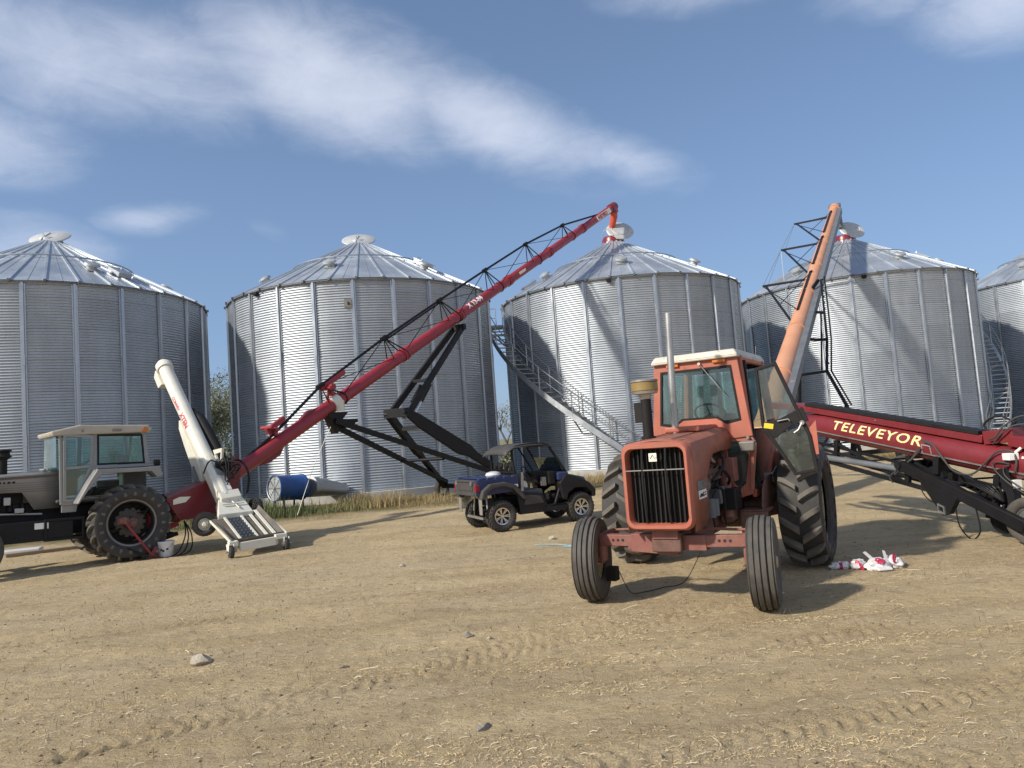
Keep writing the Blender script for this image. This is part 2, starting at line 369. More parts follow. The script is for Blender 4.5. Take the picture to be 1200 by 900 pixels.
def ag_tyre(R, W, rim, nl=21, lh=.045, lw=.055, sweep=.42):
    m = MB(); Rc = R - lh; m.lathe(carcass(Rc, W, rim), axis=(0, 1, 0), n=72); hw = W / 2; m.nc = len(m.f)
    def rad(y):
        t = abs(y) / hw
        return Rc - .05 * t ** 2.2 if t < .78 else Rc - .05 * .78 ** 2.2 - (t - .78) ** 1.25 * .9
    for side in (-1, 1):
        for k in range(nl):
            ph0 = 2 * math.pi * (k + (.5 if side > 0 else 0)) / nl
            rings = []
            for t in (.05, .2, .42, .65, .84, 1.0):
                y = t * hw * 1.0; ph = ph0 + sweep * (max(t, 0) ** .85) * .62; r0 = rad(y) - .02; r1 = rad(y) + lh * (1 if t < .9 else .75)
                w = lw * (1.0 if t < .9 else 1.15) / R / 2; w2 = w * .72
                ring = []
                for rr, q in ((r0, -w * 1.15), (r1, -w2), (r1, w2), (r0, w * 1.15)):
                    a = ph + q; ring.append(Vector((rr * math.cos(a), side * y, rr * math.sin(a))))
                rings.append(ring)
            m.loft(rings)
    return m
def lugged(m, name):
    me = m.mesh(name, M['tyre_dark']); me.materials.append(M['lug'])  # dark carcass under paler lugs also puts the shade between lugs into colour
    for p in me.polygons:
        if p.index >= m.nc: p.material_index = 1
    return me
def knob_tyre(R, W, rim, n=26):
    m = MB(); m.lathe(carcass(R - .022, W, rim, .02), axis=(0, 1, 0), n=48); hw = W / 2
    for k in range(n):
        a = 2 * math.pi * k / n
        for y, aa, s in ((0, 0, .055), (.34, .5, .05), (-.34, .5, .05), (.72, 0, .055), (-.72, 0, .055), (.93, .5, .045), (-.93, .5, .045)):
            b = a + aa * 2 * math.pi / n; r = R - .012 - (.02 if abs(y) > .6 else 0) - (.035 if abs(y) > .9 else 0)
            mt = Matrix.Rotation(-b, 3, 'Y')
            m.box((r * math.cos(b), y * hw, r * math.sin(b)), (.034, s, s * .8), mt)
    return m
def disc_rim(R, W, dish=.0, n=40, hub=.1, holes=0, bolts=8):
    hw = W / 2; m = MB()
    m.lathe([(R * .9, -hw * .55), (R + .012, -hw * .66), (R + .02, -hw * .60), (R, -hw * .5), (R * .86, -hw * .25), (R * .86, hw * .25), (R, hw * .5), (R + .02, hw * .60), (R + .012, hw * .66), (R * .9, hw * .55), (R * .84, hw * .2), (R * .84, -hw * .2)], axis=(0, 1, 0), n=n, closed=True)
    m.lathe([(.0, dish + .03), (hub * 1.6, dish + .03), (R * .55, dish), (R * .86, dish - .02), (R * .86, dish - .035), (R * .5, dish - .02), (.0, dish - .02)], axis=(0, 1, 0), n=n)
    m.lathe([(.0, dish + .12), (hub * .7, dish + .12), (hub, dish + .09), (hub, dish), (hub, dish - .1), (0, dish - .1)], axis=(0, 1, 0), n=24)
    for k in range(bolts):
        a = 2 * math.pi * k / bolts; m.cyl((hub * 1.35 * math.cos(a), dish + .02, hub * 1.35 * math.sin(a)), (hub * 1.35 * math.cos(a), dish + .055, hub * 1.35 * math.sin(a)), .014, n=8)
    return m
def spoke_rim(R, W, side=1, n=7):
    hw = W / 2 * side; m = MB()
    m.lathe([(R * .92, -hw * .7), (R + .008, -hw * .75), (R * .88, -hw * .3), (R * .88, hw * .4), (R + .008, hw * .75), (R * .9, hw * .72), (R * .82, hw * .3), (R * .82, -hw * .3)], axis=(0, 1, 0), n=36, closed=True)
    m.lathe([(0, hw * .62), (.035, hw * .62), (.045, hw * .5), (.045, hw * .1), (0, hw * .1)], axis=(0, 1, 0), n=18)
    for k in range(n):
        a = 2 * math.pi * k / n
        for da in (-.12, .12):
            m.beam((.03 * math.cos(a), hw * .42, .03 * math.sin(a)), (R * .88 * math.cos(a + da), hw * .5, R * .88 * math.sin(a + da)), .022, .022, up=(0, 1, 0))
    return m
def wheel(parent, loc, rim_me, tyre_me, rot=(0, 0, 0)):
    w = place('wheel', rim_me, parent, loc, rot); t = place('tyre', tyre_me, w, (0, 0, 0)); return w

# ================================================================ GROUND
def h2(ix, iy, seed):
    n = (ix.astype(np.int64) * 374761393 + iy.astype(np.int64) * 668265263 + seed * 1442695041) & 0x7fffffff
    n = (n ^ (n >> 13)) * 1274126177 & 0x7fffffff
    return ((n ^ (n >> 16)) & 0xffff) / 65535.0
def vnoise(x, y, seed=0):
    ix = np.floor(x); iy = np.floor(y); fx = x - ix; fy = y - iy; fx = fx * fx * (3 - 2 * fx); fy = fy * fy * (3 - 2 * fy)
    a = h2(ix, iy, seed); b = h2(ix + 1, iy, seed); c = h2(ix, iy + 1, seed); d = h2(ix + 1, iy + 1, seed)
    return (a * (1 - fx) + b * fx) * (1 - fy) + (c * (1 - fx) + d * fx) * fy - .5
def fbm(x, y, seed=0, o=4):
    s = 0; a = 1.
    for k in range(o): s = s + a * vnoise(x * 2 ** k, y * 2 ** k, seed + k * 17); a *= .5
    return s
TRACKS = [((-9, 3.15), (9, 3.5), .24), ((-9, 4.05), (10, 4.5), .22), ((-2.2, 6.3), (2.6, 8.4), .2), ((-3.4, 5.3), (.9, 8.2), .2), ((.2, 4.6), (7.5, 6.6), .2), ((-7, 8.6), (-2, 10.2), .22), ((2.2, 6.8), (8.5, 8.6), .2)]
def ground_z(x, y):
    x = np.asarray(x, float); y = np.asarray(y, float)
    z = .028 * fbm(x * .28 + .1 * y, y * 2.3 - .16 * x, 3, 3) + .020 * fbm(x * .7, y * .9, 9, 3)
    rid = .5 + .5 * np.sin((y - .10 * x + .35 * vnoise(x * .35, y * .4, 5)) * 2 * np.pi / .76)
    z = z + .030 * rid ** 3 * (.5 + vnoise(x * .6, y * .6, 31)) * np.clip((16 - y) / 8, 0, 1)
    z = z + .020 * np.abs(fbm(x * 6, y * 7, 40, 3)) + .009 * fbm(x * 17, y * 18, 60, 2)
    for (a, b, w) in TRACKS:
        d = np.array(b) - np.array(a); L = np.hypot(*d); d = d / L
        t = (x - a[0]) * d[0] + (y - a[1]) * d[1]; s = -(x - a[0]) * d[1] + (y - a[1]) * d[0] + .10 * np.sin(t * .8)
        k = np.clip(1 - (np.abs(s) / w) ** 4, 0, 1) * (t > 0) * (t < L) * np.clip(.9 + 1.6 * vnoise(t * .9 + a[1] * 7, s * 0 + a[0], 8), 0, 1)
        z = z * (1 - .6 * k) - .020 * k + .028 * k * np.clip(np.sin(2 * np.pi * (t / .135 + np.abs(s) * 4.2)), -.3, 1)
    fade = np.clip((46 - y) / 10, 0, 1) * np.clip(1.6 - np.abs(x) / 40, 0, 1)
    return z * fade
ys = [-3000, -600, -120, -30, -10, -4, -1, 0.6, 1.2]
y = 1.7
while y < 48: ys.append(y); y *= 1.0088 if y < 14 else 1.0105
ys += [52, 58, 70, 100, 160, 300, 700, 1500, 4000]
ys = np.array(ys); s = np.linspace(-1, 1, 761)
yy = np.repeat(ys[:, None], 763, 1); xx = np.empty_like(yy)
xx[:, 1:-1] = s[None, :] * (6.5 + .92 * np.clip(ys, 0, 60))[:, None]
xx[:, 0] = -4000; xx[:, -1] = 4000
zz = ground_z(xx, yy)
nR, nC = xx.shape
verts = np.stack([xx, yy, zz], -1).reshape(-1, 3)
ii = np.arange((nR - 1) * (nC - 1)); r = ii // (nC - 1); c = ii % (nC - 1); a0 = r * nC + c
faces = np.stack([a0, a0 + 1, a0 + nC + 1, a0 + nC], 1)
def fast_mesh(name, V, F, smooth=True, material=None):
    V = np.asarray(V, np.float32); F = np.asarray(F, np.int32); k = F.shape[1]
    me = bpy.data.meshes.new(name); me.vertices.add(len(V)); me.vertices.foreach_set('co', V.ravel())
    me.loops.add(len(F) * k); me.loops.foreach_set('vertex_index', F.ravel())
    me.polygons.add(len(F)); me.polygons.foreach_set('loop_start', np.arange(0, len(F) * k, k, dtype=np.int32))
    me.polygons.foreach_set('use_smooth', np.full(len(F), smooth)); me.update(calc_edges=True); me.validate()
    if material: me.materials.append(material)
    return me
gm = bpy.data.materials.new('dusty farmyard soil'); gm.use_nodes = True; nt = gm.node_tree; b = nt.nodes['Principled BSDF']; L = nt.links
b.inputs['Roughness'].default_value = .95; b.inputs['Specular IOR Level'].default_value = .15
t = nd(nt, 'ShaderNodeTexCoord')
def gnoise(scale, detail, stretch=(1, 1, 1), rough=.6, rz=0):
    m_ = nd(nt, 'ShaderNodeMapping'); m_.inputs['Scale'].default_value = stretch; m_.inputs['Rotation'].default_value = (0, 0, rz); L.new(t.outputs['Object'], m_.inputs[0])
    n = nd(nt, 'ShaderNodeTexNoise'); n.inputs['Scale'].default_value = scale; n.inputs['Detail'].default_value = detail; n.inputs['Roughness'].default_value = rough
    L.new(m_.outputs[0], n.inputs['Vector']); return n.outputs[0]
def grange(src, a, b_, c=0, d=1):
    r_ = nd(nt, 'ShaderNodeMapRange', interpolation_type='SMOOTHSTEP'); L.new(src, r_.inputs[0])
    for i, v in enumerate((a, b_, c, d)): r_.inputs[i + 1].default_value = v
    return r_.outputs[0]
def gmix(f, a, b_):
    m_ = nd(nt, 'ShaderNodeMix', data_type='RGBA'); L.new(f, m_.inputs[0])
    for i, v in ((6, a), (7, b_)):
        if isinstance(v, tuple): m_.inputs[i].default_value = rgba(v)
        else: L.new(v, m_.inputs[i])
    return m_.outputs[2]
c1 = gmix(grange(gnoise(.55, 8, (1, 1.6, 1), .65), .35, .68), (.44, .335, .19), (.595, .465, .27))
c1 = gmix(grange(gnoise(2.6, 9, (.35, 1.7, 1), .7, R_(-6)), .42, .70, 0, .75), c1, (.50, .40, .255))
c1 = gmix(grange(gnoise(.42, 6, (.22, 1.5, 1), .6, R_(-5)), .47, .62, 0, .55), c1, (.53, .425, .275))
c1 = gmix(grange(gnoise(1.1, 7, (.5, 1.4, 1), .65, R_(4)), .52, .68, 0, .5), c1, (.32, .245, .15))
c1 = gmix(grange(gnoise(7, 8, (.8, 1.2, 1), .7), .48, .72, 0, .6), c1, (.25, .185, .11))
c1 = gmix(grange(gnoise(70, 4, (1, 1, 1), .7), .60, .72, 0, .55), c1, (.60, .50, .33))       # chaff specks
c1 = gmix(grange(gnoise(45, 5, (1, 1, 1), .7), .58, .70, 0, .6), c1, (.13, .10, .06))
# older grass cover away from the yard
sx = nd(nt, 'ShaderNodeSeparateXYZ'); L.new(t.outputs['Object'], sx.inputs[0])
edge = nd(nt, 'ShaderNodeMath', operation='MULTIPLY_ADD'); L.new(sx.outputs[0], edge.inputs[0]); edge.inputs[1].default_value = -.36; L.new(sx.outputs[1], edge.inputs[2])
wob = nd(nt, 'ShaderNodeMath', operation='MULTIPLY_ADD'); L.new(gnoise(.4, 6), wob.inputs[0]); wob.inputs[1].default_value = 5; L.new(edge.outputs[0], wob.inputs[2])
gcol = gmix(grange(gnoise(1.2, 8), .4, .62), (.17, .13, .065), (.12, .115, .05))
far = gmix(grange(gnoise(.05, 6, (1, 5, 1)), .42, .60), (.27, .23, .125), (.20, .20, .10))
gcol = gmix(grange(sx.outputs[1], 44, 70), gcol, far)
c1 = gmix(grange(wob.outputs[0], 26.0, 29), c1, gcol)
L.new(c1, b.inputs['Base Color'])
bn = nd(nt, 'ShaderNodeBump'); bn.inputs['Strength'].default_value = 1.0; bn.inputs['Distance'].default_value = .05
hs = nd(nt, 'ShaderNodeMath', operation='ADD'); L.new(gnoise(14, 9, (.7, 1.3, 1), .72), hs.inputs[0])
hm = nd(nt, 'ShaderNodeMath', operation='MULTIPLY'); L.new(gnoise(60, 4, (1, 1, 1), .7), hm.inputs[0]); hm.inputs[1].default_value = .35; L.new(hm.outputs[0], hs.inputs[1])
L.new(hs.outputs[0], bn.inputs['Height']); L.new(bn.outputs[0], b.inputs['Normal'])
g = bpy.data.objects.new('ground', fast_mesh('ground', verts, faces, True, gm)); COL.objects.link(g); g['kind'] = 'structure'

# ---- straw, stalks, clods: loose cover nobody could count
def ribbon_field(name, n, xr, yr, lr, wr, material, dens, upright=0., seed=1, bend=.3):
    rs = np.random.RandomState(seed); X = []; 
    while sum(len(a) for a in X) < n:
        y_ = yr[0] * (yr[1] / yr[0]) ** rs.rand(n * 2); x_ = (rs.rand(n * 2) * 2 - 1) * (1.5 + xr * y_)
        keep = rs.rand(n * 2) < dens(x_, y_); X.append(np.stack([x_[keep], y_[keep]], 1))
    P = np.concatenate(X)[:n]; n = len(P); z = ground_z(P[:, 0], P[:, 1])
    Lg = lr[0] + (lr[1] - lr[0]) * rs.rand(n) ** 2; W = wr[0] + (wr[1] - wr[0]) * rs.rand(n)
    an = rs.rand(n) * 2 * np.pi; tl = (rs.rand(n) * .25 if upright == 0 else R_(35) + rs.rand(n) * R_(55) * upright)
    d = np.stack([np.cos(an) * np.cos(tl), np.sin(an) * np.cos(tl), np.sin(tl)], 1)
    sdv = np.stack([-np.sin(an), np.cos(an), np.zeros(n)], 1)
    base = np.stack([P[:, 0], P[:, 1], z + .004], 1); V = []
    k = bend * (rs.rand(n) - .5)
    for i, q in enumerate((0, .5, 1.)):
        c_ = base + d * (Lg * q)[:, None] + sdv * (k * Lg * (q - q * q) * 2)[:, None]; c_[:, 2] += (.006 if upright == 0 else 0) * np.sin(q * 3.1)
        roll = .6; up_ = np.array([0, 0, 1.])
        o = sdv * W[:, None] * .5
        V += [c_ - o, c_ + o + up_ * (W * roll)[:, None]]
    V = np.stack(V, 1).reshape(-1, 3); i0 = np.arange(n)[:, None] * 6
    F = np.concatenate([i0 + np.array([[0, 1, 3, 2]]), i0 + np.array([[2, 3, 5, 4]])]).reshape(-1, 4)
    o = bpy.data.objects.new(name, fast_mesh(name, V, F, True, material)); COL.objects.link(o); return o
def patchy(x, y):
    a = np.clip(fbm(x * .45 + .1 * y, y * 1.9 - .2 * x, 71, 4) * 3.2 - .30, 0, 1)
    p = 0
    for cx, cy, rx, ry, s_ in ((1.15, 7.9, .9, .22, 1), (.35, 6.6, .8, .16, .9), (2.6, 7.4, 1.0, .2, .9), (-3.6, 7.2, 1.6, .12, .8), (3.6, 6.6, 1.6, .14, .8), (0.9, 4.25, .8, .1, .8), (1.6, 4.6, 1.2, .1, .6), (5.2, 6.0, 1.2, .12, .6), (-2.2, 3.9, 1.3, .1, .6), (.2, 3.4, 1.4, .08, .35), (4.9, 9.0, 1.3, .3, .6), (7.5, 8.2, 1.5, .3, .5), (-4.2, 5.6, 1.0, .1, .5)):
        p = np.maximum(p, s_ * np.exp(-(((x - cx) / rx) ** 2 + ((y - cy - .1 * (x - cx)) / ry) ** 2)))
    return np.clip(.03 + a * a * .3 + p * .8, 0, 1)
tag(ribbon_field('scattered_straw', 32000, .80, (2.3, 20), (.010, .055), (.0012, .0032), M['straw'], patchy, seed=4), 'loose straw strewn in patches over the dusty yard', 'straw', kind='stuff')
tag(ribbon_field('pale_chaff', 10000, .80, (2.3, 17), (.012, .08), (.0015, .0035), M['straw_pale'], lambda x, y: np.clip(.05 + patchy(x, y) * .8, 0, 1), seed=9), 'pale broken chaff lying over the dusty yard', 'chaff', kind='stuff')
tag(ribbon_field('weed_stubble', 5200, .80, (2.5, 19), (.02, .10), (.002, .0045), M['twig'], lambda x, y: np.clip(.25 + patchy(x, y), 0, 1), upright=1., seed=14), 'short dark dead stalks standing out of the yard soil', 'stubble', kind='stuff')
tag(ribbon_field('fallen_stalks', 260, .80, (2.5, 17), (.06, .24), (.0025, .005), M['straw_pale'], lambda x, y: np.clip(.3 + patchy(x, y), 0, 1), seed=23), 'long bleached stalks lying about on the yard soil', 'stalks', kind='stuff')
def rock_mesh(name, seed, material, sub=2, sq=.6):
    rs = random.Random(seed); bm = bmesh.new(); bmesh.ops.create_icosphere(bm, subdivisions=sub, radius=1)
    pl = [(Vector((rs.uniform(-1, 1), rs.uniform(-1, 1), rs.uniform(-.6, 1))).normalized(), rs.uniform(.55, .85)) for _ in range(9)]
    for v in bm.verts:
        for n_, d_ in pl:
            q = v.co.dot(n_) - d_
            if q > 0: v.co -= n_ * q
        v.co.z *= sq
    me = bpy.data.meshes.new(name); bm.to_mesh(me); bm.free(); me.materials.append(material)
    for p in me.polygons: p.use_smooth = sub > 2
    if sub > 2: me.set_sharp_from_angle(angle=R_(28))
    return me
def clods(n, seed):
    rs = np.random.RandomState(seed); bm = bmesh.new(); bmesh.ops.create_icosphere(bm, subdivisions=1, radius=1)
    bv = np.array([v.co[:] for v in bm.verts]); bf = np.array([[v.index for v in f.verts] for f in bm.faces]); bm.free()
    y_ = 2.4 * (18 / 2.4) ** rs.rand(n); x_ = (rs.rand(n) * 2 - 1) * (1.5 + .8 * y_)
    z_ = ground_z(x_, y_); s_ = .003 + .012 * rs.rand(n) ** 4
    V = bv[None] * (s_[:, None, None] * np.array([1.2, 1.1, .6]) * (.6 + .8 * rs.rand(n, 1, 3))) * (1 + .25 * (rs.rand(n, len(bv), 1) - .5)) + np.stack([x_, y_, z_ + s_ * .3], 1)[:, None]
    F = bf[None] + (np.arange(n) * len(bv))[:, None, None]
    return fast_mesh('soil_clods', V.reshape(-1, 3), F.reshape(-1, 3), False, M['clod'])
o = bpy.data.objects.new('soil_clods', clods(16000, 5)); COL.objects.link(o); tag(o, 'crumbs and small clods of dry soil over the yard', 'soil clods', kind='stuff')
for i, (x_, y_, s_, mt, rz, lab) in enumerate([
    (-3.27, 7.40, (.115, .08, .075), 'rock', .3, 'large pale angular stone alone in the left foreground'),
    (-.37, 5.25, (.075, .05, .03), 'rockd', 1.0, 'flat dark grey stone near the bottom middle of the yard'),
    (-.64, 7.66, (.06, .05, .05), 'rockd', .2, 'rounded brownish stone in the middle of the yard left of tyre marks'),
    (-.42, 7.55, (.03, .025, .02), 'rock', .2, 'small pale stone just right of the rounded brownish one'),
    (-2.05, 12.4, (.07, .05, .04), 'rock', .9, 'pale stone far out in the yard before the red auger'),
    (.55, 14.3, (.085, .07, .06), 'rock', .4, 'pale stone on the ground just in front of the utility vehicle'),
    (-1.75, 6.95, (.05, .035, .02), 'rockd', .4, 'small grey stone between the large pale one and the rounded one'),
    (-2.95, 10.9, (.035, .03, .02), 'rock', .1, 'small white stone beyond the large pale one'),
    (.05, 12.15, (.05, .06, .03), 'rockd', .5, 'dark flat stone left of the orange tractor front wheel')]):
    me = rock_mesh('rock', i + 3, M[mt], 4, .8); o = bpy.data.objects.new('rock', me); COL.objects.link(o)
    o.scale = s_; o.rotation_euler = (0, 0, rz); o.location = (x_, y_, float(ground_z(x_, y_)) + s_[2] * .35); tag(o, lab, 'stone', 'loose stones in the yard')

# ---- grass along the bins
BINS = [(-19.24, 30.65), (-6.82, 34.42), (5.83, 37.71), (19.52, 41.11), (33.86, 44.15)]
def blades(name, n, region, hr, material, seed, wr=(.006, .014), clump=3.):
    rs = np.random.RandomState(seed); P = []
    x0, x1, y0, y1, fn = region; tot_ = 0
    while tot_ < n:
        x_ = x0 + (x1 - x0) * rs.rand(n); y_ = y0 + (y1 - y0) * rs.rand(n)
        ok = rs.rand(n) < fn(x_, y_)
        for cx, cy in BINS: ok &= np.hypot(x_ - cx, y_ - cy) > 6.2
        P.append(np.stack([x_[ok], y_[ok]], 1)); tot_ += ok.sum()
        if ok.sum() == 0: break
    P = np.concatenate(P)[:n]; n = len(P); z = ground_z(P[:, 0], P[:, 1])
    cl = np.clip(.55 + fbm(P[:, 0] * clump * .3, P[:, 1] * clump * .3, seed + 5, 3) * 1.3, .15, 1.3)
    H = (hr[0] + (hr[1] - hr[0]) * rs.rand(n)) * cl; W = wr[0] + (wr[1] - wr[0]) * rs.rand(n); an = rs.rand(n) * 6.283; ln = rs.rand(n) * .55
    dx = np.stack([np.cos(an), np.sin(an), 0 * an], 1); sd_ = np.stack([-np.sin(an), np.cos(an), 0 * an], 1)
    base = np.stack([P[:, 0], P[:, 1], z - .01], 1); V = []
    for q in (0, .5, 1.):
        c_ = base + dx * (H * ln * q * q)[:, None]; c_[:, 2] += H * q * (1 - .15 * q * ln); w = (W * (1 - q * .8) * .5)[:, None] * sd_
        V += [c_ - w, c_ + w]
    V = np.stack(V, 1).reshape(-1, 3); i0 = np.arange(n)[:, None] * 6
    F = np.concatenate([i0 + np.array([[0, 1, 3, 2]]), i0 + np.array([[2, 3, 5, 4]])]).reshape(-1, 4)
    o = bpy.data.objects.new(name, fast_mesh(name, V, F, True, material)); COL.objects.link(o); return o
def edge_fn(off, soft):
    def f(x, y):
        lim = np.where(x < -5, 21.6 + (x + 5) * .04, np.where(x < 0, 21.6 + (x + 5) * .55, np.where(x < 6, 24.4 + x * .75, 28.9 + (x - 6) * .12)))
        return np.clip((y - lim - off + fbm(x * .5, y * .5, 77, 3) * 1.6) / soft, 0, 1) * np.clip(.55 + 1.3 * fbm(x * .9, y * .9, 88, 3), .05, 1)
    return f
tag(blades('dry_grass', 26000, (-22, 14, 20.5, 33, edge_fn(0, 2.5)), (.04, .20), M['grass'], 3), 'dry brown grass growing along the foot of the bins', 'grass', kind='stuff')
tag(blades('ochre_grass', 12000, (8, 40, 29.5, 42, edge_fn(1.0, 2.0)), (.3, .75), M['grass_ochre'], 6), 'tall ochre dry grass along the right hand bins', 'grass', kind='stuff')
def spots(L_):
    def f(x, y):
        p = 0
        for cx, cy, rx, ry in L_: p = np.maximum(p, np.exp(-(((x - cx) / rx) ** 2 + ((y - cy) / ry) ** 2) * 1.4))
        return p
    return f
tag(blades('green_weeds', 9000, (-16, 2, 21, 33, spots([(-8.6, 24.2, 1.5, 1.0), (-7.0, 24.6, 1.4, .7), (-10.6, 25.6, 2.0, 1.6), (-12.5, 29, 1.5, 2.5), (-9.5, 22.6, 1.0, .6)])), (.25, .72), M['grass_green'], 8, wr=(.012, .03)), 'green leafy weeds growing around the blue fan', 'weeds', kind='stuff')
tag(blades('brown_weeds', 6500, (-10, 8, 22, 34, spots([(-5.2, 25.4, 1.2, .6), (-3.6, 26.2, 1.1, .5), (3.1, 30.2, .9, .8), (-6.3, 25.2, .7, .5), (1.9, 29.6, .8, .6)])), (.2, .62), M['grass'], 18, wr=(.010, .02)), 'brown seeding weeds by the bin footings', 'weeds', kind='stuff')
tag(blades('field_grass', 9000, (-60, 60, 46, 64, lambda x, y: np.clip(.4 + fbm(x * .2, y * .2, 8, 3), 0, 1)), (.3, .8), M['grass'], 28, wr=(.03, .06)), 'rough pasture grass in the field behind the bins', 'grass', kind='stuff')

# ================================================================ GRAIN BINS
BR, BE, BZ0 = 5.98, 8.72, .35
def bin_wall():
    pitch = .1015; per = 8; nz_ = int((BE - BZ0) / pitch * per); zs = BZ0 + np.arange(nz_ + 1) * pitch / per; na = 264
    rad_ = BR + .017 * np.sin(2 * np.pi * (zs - BZ0) / pitch)
    an = np.arange(na) * 2 * np.pi / na
    V = np.stack([rad_[:, None] * np.cos(an), rad_[:, None] * np.sin(an), np.repeat(zs[:, None], na, 1)], -1).reshape(-1, 3)
    i = np.arange(nz_ * na); r = i // na; c = i % na; c2 = (c + 1) % na
    return V, np.stack([r * na + c, r * na + c2, (r + 1) * na + c2, (r + 1) * na + c], 1)
wm = bpy.data.materials.new('corrugated galvanised wall'); wm.use_nodes = True; nt = wm.node_tree; b = nt.nodes['Principled BSDF']; L = nt.links
t = nd(nt, 'ShaderNodeTexCoord'); sp = nd(nt, 'ShaderNodeSeparateXYZ'); L.new(t.outputs['Object'], sp.inputs[0])
oi = nd(nt, 'ShaderNodeObjectInfo')
def m_(op, a, b_=None):
    n = nd(nt, 'ShaderNodeMath', operation=op)
    for i, v in enumerate((a, b_)):
        if v is None: continue
        if isinstance(v, (int, float)): n.inputs[i].default_value = v
        else: L.new(v, n.inputs[i])
    return n.outputs[0]
ang = m_('ARCTAN2', sp.outputs[1], sp.outputs[0])
ring = m_('FLOOR', m_('DIVIDE', m_('SUBTRACT', sp.outputs[2], BZ0), 1.117)); sheet = m_('FLOOR', m_('ADD', m_('DIVIDE', ang, R_(30)), m_('MULTIPLY', ring, .5)))
cv = nd(nt, 'ShaderNodeCombineXYZ'); L.new(ring, cv.inputs[0]); L.new(sheet, cv.inputs[1]); L.new(oi.outputs['Random'], cv.inputs[2])
wh = nd(nt, 'ShaderNodeTexWhiteNoise'); L.new(cv.outputs[0], wh.inputs[0])
sv = nd(nt, 'ShaderNodeCombineXYZ'); L.new(m_('MULTIPLY', ang, 9), sv.inputs[0]); L.new(m_('MULTIPLY', sp.outputs[2], .22), sv.inputs[1]); L.new(m_('MULTIPLY', oi.outputs['Random'], 40), sv.inputs[2])
ns = nd(nt, 'ShaderNodeTexNoise'); ns.inputs['Scale'].default_value = 1.4; ns.inputs['Detail'].default_value = 7; ns.inputs['Roughness'].default_value = .65; L.new(sv.outputs[0], ns.inputs['Vector'])
n2 = nd(nt, 'ShaderNodeTexNoise'); n2.inputs['Scale'].default_value = .9; n2.inputs['Detail'].default_value = 6; L.new(t.outputs['Object'], n2.inputs['Vector'])
bright = m_('ADD', m_('ADD', m_('MULTIPLY', wh.outputs[0], .10), m_('MULTIPLY', ns.outputs[0], .42)), m_('ADD', m_('MULTIPLY', n2.outputs[0], .22), .60))
# lap seams between rings
fr_ = m_('FRACT', m_('DIVIDE', m_('SUBTRACT', sp.outputs[2], BZ0), 1.117)); seam = m_('LESS_THAN', fr_, .022)
vf = m_('ABSOLUTE', m_('SUBTRACT', m_('FRACT', m_('ADD', m_('ADD', m_('DIVIDE', ang, R_(30)), m_('MULTIPLY', ring, .5)), .0)), .5)); vseam = m_('GREATER_THAN', vf, .4955)
bright = m_('SUBTRACT', bright, m_('MULTIPLY', m_('MAXIMUM', seam, vseam), .22))
vs_ = nd(nt, 'ShaderNodeVectorMath', operation='SCALE'); vs_.inputs[0].default_value = (.47, .505, .54); L.new(bright, vs_.inputs['Scale']); L.new(vs_.outputs[0], b.inputs['Base Color'])
b.inputs['Metallic'].default_value = .85
L.new(m_('ADD', m_('MULTIPLY', n2.outputs[0], .22), m_('ADD', m_('MULTIPLY', wh.outputs[0], .06), .38)), b.inputs['Roughness'])
bw_me = fast_mesh('wall', *bin_wall(), True, wm)
rm = mat('galvanised roof sheet', (.50, .535, .57), .46, metal=.7, var=.12, scale=.8, streak=(1, 1, .5))
RH = .46; HZ = 11.72
def bin_roof():
    m = MB(); n = 36
    def P(a, r_, lift=0):
        z = BE + .03 + (HZ - BE - .03) * (BR + .10 - r_) / (BR + .10 - RH); return Vector((r_ * math.cos(a), r_ * math.sin(a), z + lift))
    for k in range(n):
        a0 = 2 * math.pi * k / n + R_(1.5); a1 = a0 + 2 * math.pi / n
        dz = .012 * (k % 2)
        A, B, C_, D = P(a0, BR + .10, dz), P(a1, BR + .10, dz), P(a1, RH, dz), P(a0, RH, dz)
        m.add([A, B, C_, D], [(0, 1, 2, 3)], False)
        # small ridges pressed in the panel
        for q in (.25, .5, .75):
            am = a0 + (a1 - a0) * q
            if q == .5: m.beam(P(am, BR + .08, dz + .001), P(am, 1.2, dz + .001), .03, .005)
        m.beam(P(a0, BR + .13, .028), P(a0, RH, .028), .075, .06)
    m.lathe([(BR + .10, BE + .02), (BR - .05, BE + .015)], n=96)
    return m.mesh('roof', rm)
roof_me = bin_roof()
def roof_clips():
    m = MB()
    for k in range(36):
        a0 = 2 * math.pi * k / 36 + R_(1.5); m.box(((BR + .135) * math.cos(a0), (BR + .135) * math.sin(a0), BE + .025), (.07, .085, .10), (0, 0, math.degrees(a0)))
    m.lathe([(BR + .105, BE + .015), (BR + .105, BE - .035), (BR + .09, BE - .035), (BR + .09, BE + .012)], n=96)  # dark lip puts the shadow line under the eave into colour
    return m.mesh('eave_trim', M['greybeam'])
clips_me = roof_clips()
def bin_rib():
    m = MB(); z0, z1 = BZ0 - .02, BE - .03; r0, r1 = BR + .018, BR + .092
    prof = [(r0, -.095), (r0 + .012, -.095), (r0 + .012, -.05), (r1, -.036), (r1, .036), (r0 + .012, .05), (r0 + .012, .095), (r0, .095)]
    m.loft([[Vector((r_, y_, z)) for r_, y_ in prof] for z in (z0, z1)])
    k = 0; z = z0 + .15
    while z < z1:
        for y_ in (-.074, .074): m.box((r0 + .018, y_, z), (.018, .018, .018))
        z += .305
    for z in (z0 + 2.8, z0 + 5.6): m.box((r1 + .003, 0, z), (.012, .10, .36))
    return m.mesh('stiffener', M['galv_rib'])
rib_me = bin_rib()
ring_me = MB()
